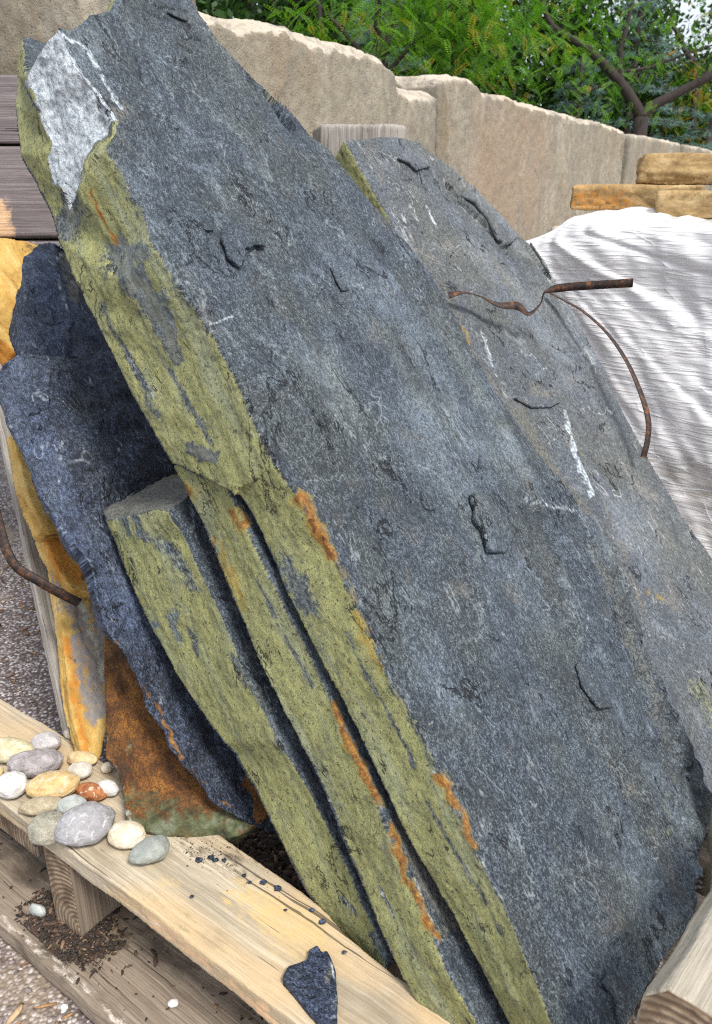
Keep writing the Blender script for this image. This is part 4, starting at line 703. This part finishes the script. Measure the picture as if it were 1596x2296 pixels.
# slate chip
CP = [(712, 2120), (722, 2135), (735, 2132), (752, 2170), (756, 2290), (756, 2350), (700, 2275), (632, 2195), (648, 2165), (668, 2160), (690, 2152), (694, 2130)]
cf = [pz(a, b, .166) for a, b in CP]
tag(rock('slate_chip', MD, [prism(cf, [p-np.array([0, 0, .0145]) for p in cf])], .0022, (np.array([0, 0, 1.]), PA, PB), [('pale', [(742, 2150), (755, 2230), (756, 2330)], .004, .8), ('brown', [(738, 2170), (735, 2200)], .012, .8)], (), (), face_amp=.002, terr=.0012, side_amp=.002, stri=.001, warp=.003, seed=6, side=None, side2=None), 'flat triangular blue-grey slate chip on the front pallet board', 'stone chip')
CH = [(590, 1978, 8), (622, 1992, 9), (700, 2040, 6), (722, 2066, 8), (446, 1928, 9), (474, 1922, 8), (483, 1928, 7), (502, 1928, 6), (548, 1962, 5), (640, 2040, 4), (772, 2135, 5), (430, 2010, 5), (560, 1978, 5)]
R = np.random.RandomState(8)
WHERE = ['dark stone crumb near the hole edge, left of a cluster', 'largest dark crumb near the rim of the dark hole', 'dark crumb at the middle of the back edge', 'reddish-dark crumb beside the third slab foot', 'brown crumb below the mossy slab, left', 'grey crumb below the mossy slab, centre', 'grey crumb right under the mossy slab', 'crumb at the right below the mossy slab', 'tiny crumb between hole and mossy slab', 'tiny dark speck alone on the board centre', 'tiny crumb above the slate chip', 'tiny crumb near the front edge of the board', 'tiny crumb left of the hole rim cluster']
for (x, y, s), L in zip(CH, WHERE):
    p = pz(x, y, .155); sV, sF = ico(2); v = sV*(1+.5*fbm(sV*1.7+x, 2, 3))[:, None]*np.array([1, .8, .6])*s*.0009; v = v+p
    tag(link_mesh('stone_crumb', v, sF, MD, None, False, {'pc': v}), L, 'stone crumb', 'stone crumbs on the pallet board')
# dirt and grit, plus dark crumbs standing in for shade under the slabs
def onpal(N_, s, b, z, sz, asp, seed, dens=None):
    R = np.random.RandomState(seed); S_ = R.uniform(s[0], s[1], N_); B = R.uniform(b[0], b[1], N_)
    if dens: k = R.rand(N_) < dens(S_, B); S_, B = S_[k], B[k]
    P = np.array([pal(a, c, z) for a, c in zip(S_, B)]); return scatter(P, np.exp(R.normal(math.log(sz), .4, len(P))), asp, seed)
dm = scatter_mat('mulch_and_shade_crumbs', [(0, (.006, .005, .005)), (.6, (.025, .017, .013)), (.85, (.08, .045, .03)), (1, (.28, .18, .1))])
V1, F1 = onpal(700, (-.6, 1.5), (-.08, .18), -.132, .0032, ((.8, 2.4), (.4, .9), (.2, .5)), 5, lambda s, b: np.clip(.15+np.exp(-((s-.30)/.16)**2)*.95+(b > .06)*.35, 0, 1))
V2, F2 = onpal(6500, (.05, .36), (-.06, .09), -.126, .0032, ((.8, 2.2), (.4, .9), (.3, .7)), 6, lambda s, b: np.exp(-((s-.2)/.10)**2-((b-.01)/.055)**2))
V_shade, F_shade = onpal(9000, (.25, 1.3), (.10, .58), GZ+.008, .006, ((.8, 2.0), (.5, 1), (.3, .8)), 16)  # near-black crumbs added on the ground so the hole looks shadowed
tag(link_mesh('mulch', np.concatenate([V1, V2, V_shade]), np.concatenate([F1, F2+len(V1), F_shade+len(V1)+len(V2)]), dm, None, False), 'dark mulch and dirt lying on the bottom pallet board, with dark crumbs added as shade under the pallet', 'mulch', kind='stuff')
V1, F1 = onpal(900, (.25, .8), (.12, .23), .151, .0011, ((.8, 1.4), (.6, 1), (.3, .7)), 7, lambda s, b: np.exp(-((s-.5)/.13)**2)*sst(.12, .2, b))
tag(link_mesh('grit', V1, F1, dm, None, False), 'fine dark grit on the front pallet board below the mossy slab', 'grit', kind='stuff')

# ---------------- wrapped stone stack ----------------
def film():
    m = M('stretch_film'); v = m.vec()
    def rid(sc, rot, loc, pw, dist=.5):
        q_ = m.noise(m.map(v, sc, loc, (0, rot, 0)), 1, 2, .45, dist); r_ = m.mth('SUBTRACT', 1, m.mth('MULTIPLY', m.mth('ABSOLUTE', m.mth('SUBTRACT', q_, .5)), 5), True); return m.mth('POWER', r_, pw)
    r1 = rid((3, 3, 26), .22, (0, 0, 0), 3); r2 = rid((2.5, 2.5, 30), -.16, (5, 1, 2), 5); r3 = rid((3.5, 3.5, 8), .9, (3, 7, 1), 7, .7); st2 = m.noise(m.map(v, (4, 4, 190), (0, 0, 0), (0, .12, 0)), 1, 5, .7, .5); big = m.noise(m.map(v, (2, 2, 5), (0, 0, 0), (0, .3, 0)), 1, 4, .6, .6)
    x = m.N('ShaderNodeSeparateXYZ'); m.put(x.inputs[0], v); hz = m.rmp(m.mth('ADD', x.outputs[2], m.mth('MULTIPLY', m.mth('SUBTRACT', big, .5), .8)), .34, .80)
    al = m.mth('ADD', m.mth('ADD', .42, m.mth('MULTIPLY', m.rmp(st2, .38, .62), .30)), m.mth('ADD', m.mth('MULTIPLY', hz, .75), m.mth('MULTIPLY', m.rmp(big, .42, .62), .22)))
    al = m.mth('SUBTRACT', m.mth('ADD', al, m.mth('MULTIPLY', r3, .35)), m.mth('MULTIPLY', r2, .22), True)
    c = m.mix(m.mth('MULTIPLY', m.mth('MAXIMUM', r1, r2), .22), (.94, .94, .95), (.60, .60, .62))
    c = m.mix(m.rmp(st2, .46, .64, 0, .4), c, (.70, .69, .68))
    h = m.mth('ADD', m.mth('ADD', m.mth('MULTIPLY', r1, .35), m.mth('MULTIPLY', r2, .25)), m.mth('MULTIPLY', r3, .35))
    m.fin(c, .2, m.bump(h, .0045, 1), Alpha=al, Coat_Weight=.6, Coat_Roughness=.12); tr = m.N('ShaderNodeBsdfTranslucent'); m.put(tr.inputs[0], (.95, .95, .96)); tp = m.N('ShaderNodeBsdfTransparent'); m2 = m.N('ShaderNodeMixShader'); m.put(m2.inputs[0], al); m.t.links.new(tp.outputs[0], m2.inputs[1]); m.t.links.new(tr.outputs[0], m2.inputs[2]); m3 = m.N('ShaderNodeMixShader'); m3.inputs[0].default_value = .12; m.t.links.new(m.b.outputs[0], m3.inputs[1]); m.t.links.new(m2.outputs[0], m3.inputs[2]); m.t.links.new(m3.outputs[0], m.out.inputs[0]); m.b.inputs['Specular IOR Level'].default_value = .6
    return m.m
MF = film()
sA = np.array([.79, 3.60, 0]); sd_ = unit([.82, -.575, 0]); sb_ = np.array([.575, .82, 0])
WS = empty('wrapped_stone_stack', (1.6, 3.6, GZ)); tag(WS, 'stack of flat stones wrapped in white stretch film on the right', 'wrapped stone stack')
def stq(s, b, z): r = sA+sd_*s+sb_*b; return np.array([r[0], r[1], z])
SL = sandstone('layered_stone', (.26, .21, .15), (.46, .39, .29), (.62, .56, .46))
R = np.random.RandomState(12); z = -.02
while z < 1.30:
    h = R.uniform(.05, .10); o_ = R.uniform(-.03, .03, 6); s_cut = 0
    tp = [stq(0+o_[0], 0+o_[1], z+h), stq(.6, o_[2], z+h), stq(1.5+o_[3], o_[4], z+h), stq(1.5, 1, z+h), stq(0+o_[5], 1, z+h)]
    rock('stone_layer', SL, [prism(tp, [p-np.array([0, 0, h-.004]) for p in tp])], .02, (np.array([0, 0, 1.]), sd_, sb_), face_amp=.006, terr=0, side_amp=.012, stri=0, warp=.01, seed=int(z*100), side=None, side2=None, parent=WS)
    z += h
board('pallet_base', stq(0, 0, GZ), stq(1.5, 0, GZ), sb_*1.0, np.array([0, 0, .13]), WB, .02, 2, parent=WS)
# film skin: side walls + domed top, wrinkled
def film_mesh():
    ns, nz = 260, 200; V = []; pcs = []; Fc = []
    # perimeter path with rounded corners
    cor = [(-.06, 1.04), (-.06, -.05), (1.56, -.05), (1.56, 1.04)]; per = []
    def seg(a, b, k):
        for t in np.linspace(0, 1, k, endpoint=False): per.append((a[0]+(b[0]-a[0])*t, a[1]+(b[1]-a[1])*t))
    seg(cor[0], cor[1], 60); seg(cor[1], cor[2], 140); seg(cor[2], cor[3], 30); seg(cor[3], cor[0], 40); per = np.array(per); K = len(per)
    for _ in range(3): per = (np.roll(per, 1, 0)+per*2+np.roll(per, -1, 0))/4
    zs = np.linspace(-.05, 1.36, nz); u = np.arange(K)/K*8
    rows = []
    for zi, zz in enumerate(zs):
        p = np.array([stq(a, b, zz) for a, b in per]); rows.append(p)
    P = np.array(rows)  # nz,K,3
    cen = stq(.75, .5, 0); q = P.reshape(-1, 3); out = q-cen; out[:, 2] = 0; out /= np.linalg.norm(out, axis=1)[:, None]
    uu = np.tile(u, nz); zz = q[:, 2]
    wr = fbm(np.stack([uu*1.0, zz*0, zz*3+uu*1.2], 1), 3, 3)*.018
    wrinkle = -np.abs(fbm(np.stack([uu*2.2, zz*0, zz*3+uu*1.5], 1), 2, 8))*.012
    q = q+out*(wr+wrinkle+.01)[:, None]; 
    # waist: film pulled in under the top, bulging towards the corner
    q += out*(.035*np.exp(-((zz-1.28)/.1)**2))[:, None]
    q = q.tolist(); n1 = len(q)
    for zi in range(nz-1):
        for k in range(K): a = zi*K+k; b = zi*K+(k+1) % K; Fc.append((a, b, b+K, a+K))
    # top rings
    prev = (nz-1)*K
    base = np.array(q[prev:prev+K]); c = base.mean(0)
    for r_i, r in enumerate(np.linspace(.97, .03, 26)):
        ring = c+(base-c)*r; un = fbm(ring*np.array([3, 3, 0])+5, 4, 2)*.025+fbm(ring*np.array([14, 5, 0]), 3, 4)*.01; ring[:, 2] = 1.39+.035*(1-r)**.5+un*min(1, (1-r)*6)
        st_ = len(q); q += ring.tolist()
        for k in range(K): Fc.append((prev+k, prev+(k+1) % K, st_+(k+1) % K, st_+k))
        prev = st_
    Fc.append(tuple(prev+k for k in range(K)))
    q = np.array(q); ss_ = (q-sA)@sd_; q[:, 2] -= (1-sst(-.08, .26, ss_))*.09*sst(.9, 1.36, q[:, 2]); ang = np.arctan2(1.5-q[:, 2], ss_+.25); rr_ = np.hypot(1.5-q[:, 2], ss_+.25)
    q += sb_*(np.abs(fbm(np.stack([ang*9, rr_*.8, ang*0], 1), 3, 14))*-.014*sst(0, .3, rr_))[:, None]   # taut folds fanning from the corner
    pc = np.stack([(q-sA)@sd_, (q-sA)@sb_, q[:, 2]], 1)
    return q, Fc, pc
q, Fc, pc = film_mesh(); link_mesh('stretch_film', q, Fc, MF, WS, True, {'pc': pc})
# flagstones lying on top
def flag(px, zlo, th, depth, label, seed, Y):
    nrm = np.array([-.25, -1, 0]); nrm = unit(nrm); top = []
    for (x, y) in px:
        p = on((x, 431), np.array([1.2, Y, 0]), nrm); p[2] = zlo+th+y; top.append(p)
    bk_ = [p-nrm*depth+np.array([.02, 0, 0]) for p in top[::-1]]; tp = top+bk_
    tag(rock('flagstone', MY2, [prism(tp, [p-np.array([0, 0, th]) for p in tp])], .006, (np.array([0, 0, 1.]), np.array([1, 0, 0.]), np.array([0, 1., 0])), face_amp=.008, terr=.003, side_amp=.018, stri=.004, warp=.012, seed=seed, side=None, side2=None, strokes=[('rust', [(1300, 450), (1380, 455)], .1, .6), ('brown', [(1420, 380), (1500, 440)], .04, .5)]), label, 'flagstone', 'flagstones on the wrapped stack')
flag([(1282, 0), (1400, 0), (1575, 0)], 1.435, .088, .5, 'wide buff flagstone with chipped orange end, lying on the white film', 3, 3.62)
flag([(1472, 0), (1600, 0), (1760, 0)], 1.405, .095, .13, 'blocky buff flagstone in front at the right edge of the stack', 5, 3.42)
flag([(1432, 0), (1510, 0), (1760, 0)], 1.535, .105, .5, 'uppermost buff flagstone resting on the wide one', 7, 3.68)

# ---------------- trees ----------------
def locust_leaves(centres, nleaf, spread, mat, name, parent, seed, L=.23, droop=.5):
    R = np.random.RandomState(seed); k = 11; Vs = []; lf = .046*L/.26; lw = .012*L/.26
    C_ = np.array(centres)[R.randint(0, len(centres), nleaf)]+np.clip(R.normal(0, 1, (nleaf, 3)), -2, 2)*spread
    for c in C_:
        a = R.uniform(0, 6.28); d_ = unit([math.cos(a), math.sin(a), -droop*R.uniform(.2, 1.4)]); sdw = unit(np.cross(d_, [0, 0, 1])+np.array([0, 0, R.normal(0, .35)])); up_ = np.cross(sdw, d_); l = L*R.uniform(.7, 1.2)
        for i in range(1, k+1):
            p = c+d_*l*i/k-np.array([0, 0, (i/k)**2*l*.25]); s = math.sin(math.pi*min(1, i/k*.85+.12))
            for sg in (-1, 1):
                q_ = unit(sdw*sg+d_*.45); t_ = d_*lw; Vs += [p, p+q_*lf*s*.5+t_, p+q_*lf*s, p+q_*lf*s*.5-t_*.9]
    Vs = np.array(Vs); Fs = np.arange(len(Vs)).reshape(-1, 4); return link_mesh(name, Vs, Fs, mat, parent, False)
def card_leaves(centres, nl, spread, size, mat, name, parent, seed):
    R = np.random.RandomState(seed); C_ = np.array(centres)[R.randint(0, len(centres), nl)]+R.normal(0, 1, (nl, 3))*spread
    a = R.normal(size=(nl, 3)); a /= np.linalg.norm(a, axis=1)[:, None]; b = np.cross(a, R.normal(size=(nl, 3))); b /= np.linalg.norm(b, axis=1)[:, None]; s = size*R.uniform(.6, 1.3, (nl, 1))
    V = np.stack([C_-a*s, C_+b*s*.5, C_+a*s, C_-b*s*.5], 1).reshape(-1, 3); return link_mesh(name, V, np.arange(nl*4).reshape(-1, 4), mat, parent, False)
def limbs(paths, parent, name='trunk'):
    V = []; Fc = []
    for pts, r0, r1 in paths:
        k = len(pts); v, f = tube(None, pts, [r0+(r1-r0)*i/(k-1) for i in range(k)], None); o = len(V); V += v; Fc += [tuple(i+o for i in t) for t in f]
    return link_mesh(name, V, Fc, MB_, parent, True)
def curve(pts, k=4):
    P = [np.array(p, float) for p in pts]; Q = []
    for i in range(len(P)-1):
        p0 = P[max(i-1, 0)]; p1 = P[i]; p2 = P[i+1]; p3 = P[min(i+2, len(P)-1)]
        for t in np.linspace(0, 1, k, endpoint=False): Q.append(.5*((2*p1)+(-p0+p2)*t+(2*p0-5*p1+4*p2-p3)*t*t+(-p0+3*p1-3*p2+p3)*t**3))
    return Q+[P[-1]]
def tree_at(px, Y): d_ = ray(px, 300); r = CAM+d_*(Y/d_[1]); return np.array([r[0], Y, GZ])
def locust(px, Y, limb_px, label, seed, leaf_c, nleaf, spread, mats):
    b = tree_at(px, Y); t = empty('locust_tree', b); tag(t, label, 'tree', 'locust trees beyond the wall')
    def q(x, y, dy=0): d_ = ray(x, y); return CAM+d_*((Y+dy)/d_[1])
    paths = []; 
    for pts, r0, r1, root in limb_px:
        P = [q(*p) for p in pts]
        if root: P = [b]+P
        paths.append((curve(P), r0, r1))
    limbs(paths, t)
    cs = [q(*p) for p in leaf_c]
    for mt, fr_, s_ in mats: locust_leaves(cs, int(nleaf*fr_*1.5), spread, mt, 'crown', t, seed+s_)
    return t
R = np.random.RandomState(77)
def cl(x0, x1, y0, y1, k, dz, seed):
    R = np.random.RandomState(seed); return [(R.uniform(x0, x1), R.uniform(y0, y1), R.uniform(-dz, dz)) for _ in range(k)]
YA = 12.8
lcs = [p for p in cl(1040, 1470, -60, 150, 44, 1.2, 1)+cl(1240, 1420, 120, 240, 12, .8, 2)+cl(1500, 1760, -60, 130, 16, 1, 3) if not (1425 < p[0] < 1530 and 20 < p[1] < 160)]
locust(1440, YA, [([(1438, 262)], .11, .10, True), ([(1438, 262), (1418, 225), (1390, 185), (1350, 140), (1310, 105), (1272, 82), (1240, 60), (1222, 25), (1210, -30)], .085, .03, False),
    ([(1440, 262), (1460, 240), (1500, 218), (1545, 195), (1596, 168), (1680, 110), (1780, 60)], .08, .04, False), ([(1393, 190), (1388, 130), (1400, 80), (1412, 30), (1430, -40)], .05, .02, False), ([(1400, 160), (1460, 150), (1540, 120), (1600, 100)], .025, .01, False), ([(1340, 195), (1300, 210), (1260, 190), (1200, 150)], .02, .008, False), ([(1390, 182), (1340, 195)], .022, .018, False)],
    'dark forked locust tree with feathery bright green leaves, right of centre', 5, lcs, 760, .34, [(LG, .9, 0), (LO, .03, 1)])
locust(860, 9.2, [([(850, 150), (846, 60), (852, -60)], .05, .03, True), ([(838, 200), (870, 90), (905, 10), (930, -60)], .035, .02, False), ([(845, 190), (880, 150), (960, 60), (1040, -20)], .028, .012, False), ([(720, 80), (716, 20), (700, -60)], .03, .02, False), ([(848, 160), (760, 60), (680, -30)], .025, .012, False)],
    'thin-stemmed locust tree with hanging feathery leaves above the wall, left of centre', 15, cl(640, 1190, -90, 60, 44, .8, 4)+cl(930, 1150, 40, 160, 14, .7, 5), 850, .25, [(LG, .9, 0), (LY, .10, 1)])
locust(1560, 17, [([(1560, 200), (1540, 120), (1500, 40)], .08, .03, True), ([(1560, 200), (1620, 120), (1680, 40)], .06, .03, False)],
    'yellowing locust tree at the right edge above the flagstones', 25, cl(1500, 1760, 170, 300, 34, 1, 6)+cl(1460, 1560, 200, 290, 8, 1, 7), 620, .40, [(LY, .45, 0), (LG, .5, 1), (LO, .08, 2)])
def spruce(px, Y, top_py, label, seed, wd=2.2):
    b = tree_at(px, Y); d_ = ray(px, top_py); ztop = (CAM+d_*(Y/d_[1]))[2]; t = empty('blue_spruce', b); tag(t, label, 'tree', 'blue spruces beyond the wall')
    R = np.random.RandomState(seed); H = ztop-GZ; paths = [([b, b+np.array([0, 0, H])], .14, .02)]; Vs = []
    zc = .6
    while zc < H-.1:
        rr = wd*(1-zc/H)+.15
        for k in range(8):
            a = R.uniform(0, 6.28); l = rr*R.uniform(.75, 1.1); d_ = np.array([math.cos(a), math.sin(a), 0]); p0 = b+np.array([0, 0, zc]); tip = p0+d_*l+np.array([0, 0, -.12*l+R.normal(0, .05)])
            paths.append(([p0, (p0+tip)/2+np.array([0, 0, .03]), tip], .018, .004)); sd2 = np.cross(d_, [0, 0, 1])
            for j in range(int(9*l/1.0)+5):
                f_ = R.uniform(.35, 1.02); sp = (1-f_)*.35*l+.05; c = p0+(tip-p0)*f_+sd2*R.normal(0, sp)+np.array([0, 0, R.normal(0, .03)-.05*abs(sp)]); ax_ = unit(d_+sd2*R.normal(0, .5)+np.array([0, 0, R.normal(0, .2)]))
                for m_ in range(16):
                    dn = unit(ax_*.6+R.normal(0, .75, 3)); o_ = c+ax_*R.uniform(-.08, .08); wv_ = np.cross(dn, R.normal(size=3)); wv_ = unit(wv_)*.005; L_ = .055; Vs += [o_-wv_, o_+wv_, o_+dn*L_+wv_*.4, o_+dn*L_-wv_*.4]
        zc += .26
    limbs(paths, t); Vs = np.array(Vs); link_mesh('crown', Vs, np.arange(len(Vs)).reshape(-1, 4), LB, t, False)
spruce(1405, 16.5, -140, 'tall blue spruce behind the forked locust tree, beside the bright sky gap', 3, 2.3)
spruce(1290, 13.5, 120, 'low blue spruce left of the forked trunk', 4, 1.5)
spruce(860, 10.8, -60, 'blue spruce behind the thin-stemmed locust tree', 5, 1.6)
spruce(1590, 15.5, 225, 'short blue spruce at right edge above the wall end', 6, 1.5)
def dense(px, Y, top_py, wd, label, seed, mat=LD, nl=22000):
    b = tree_at(px, Y); d_ = ray(px, top_py); ztop = (CAM+d_*(Y/d_[1]))[2]; H = ztop-GZ; t = empty('dense_tree', b); tag(t, label, 'tree', 'dense dark trees in the background')
    R = np.random.RandomState(seed); paths = [([b, b+np.array([0, 0, H*.9])], .16, .03)]; cs = []
    for k in range(110):
        a = R.uniform(0, 6.28); zc = R.uniform(.3, H); rr = wd*math.sqrt(max(.05, 1-(abs(zc-H*.45)/(H*.6))**2))*R.uniform(.4, 1); c = b+np.array([math.cos(a)*rr, math.sin(a)*rr, zc]); cs.append(c)
        if k % 4 == 0: paths.append(([b+np.array([0, 0, zc*.6]), c], .03, .01))
    limbs(paths, t); card_leaves(cs, nl, .28, .075, mat, 'crown', t, seed)
dense(620, 14, -160, 2.4, 'dark leafy tree at the left end of the tree line', 1)
dense(820, 16, -220, 2.8, 'dark leafy tree behind the thin-stemmed locust', 2)
dense(1010, 17, -220, 2.9, 'dark leafy tree in the middle of the tree line', 3)
dense(1190, 18, -180, 2.7, 'dark leafy tree left of the tall blue spruce', 4)
dense(1350, 20, 60, 2.4, 'dark low tree behind the forked locust trunk', 5)
dense(1540, 21, 190, 2.6, 'dark low tree right of the sky gap', 6, LD)
dense(1720, 20, -60, 2.6, 'dark leafy tree past the right edge', 7, LD, 12000)
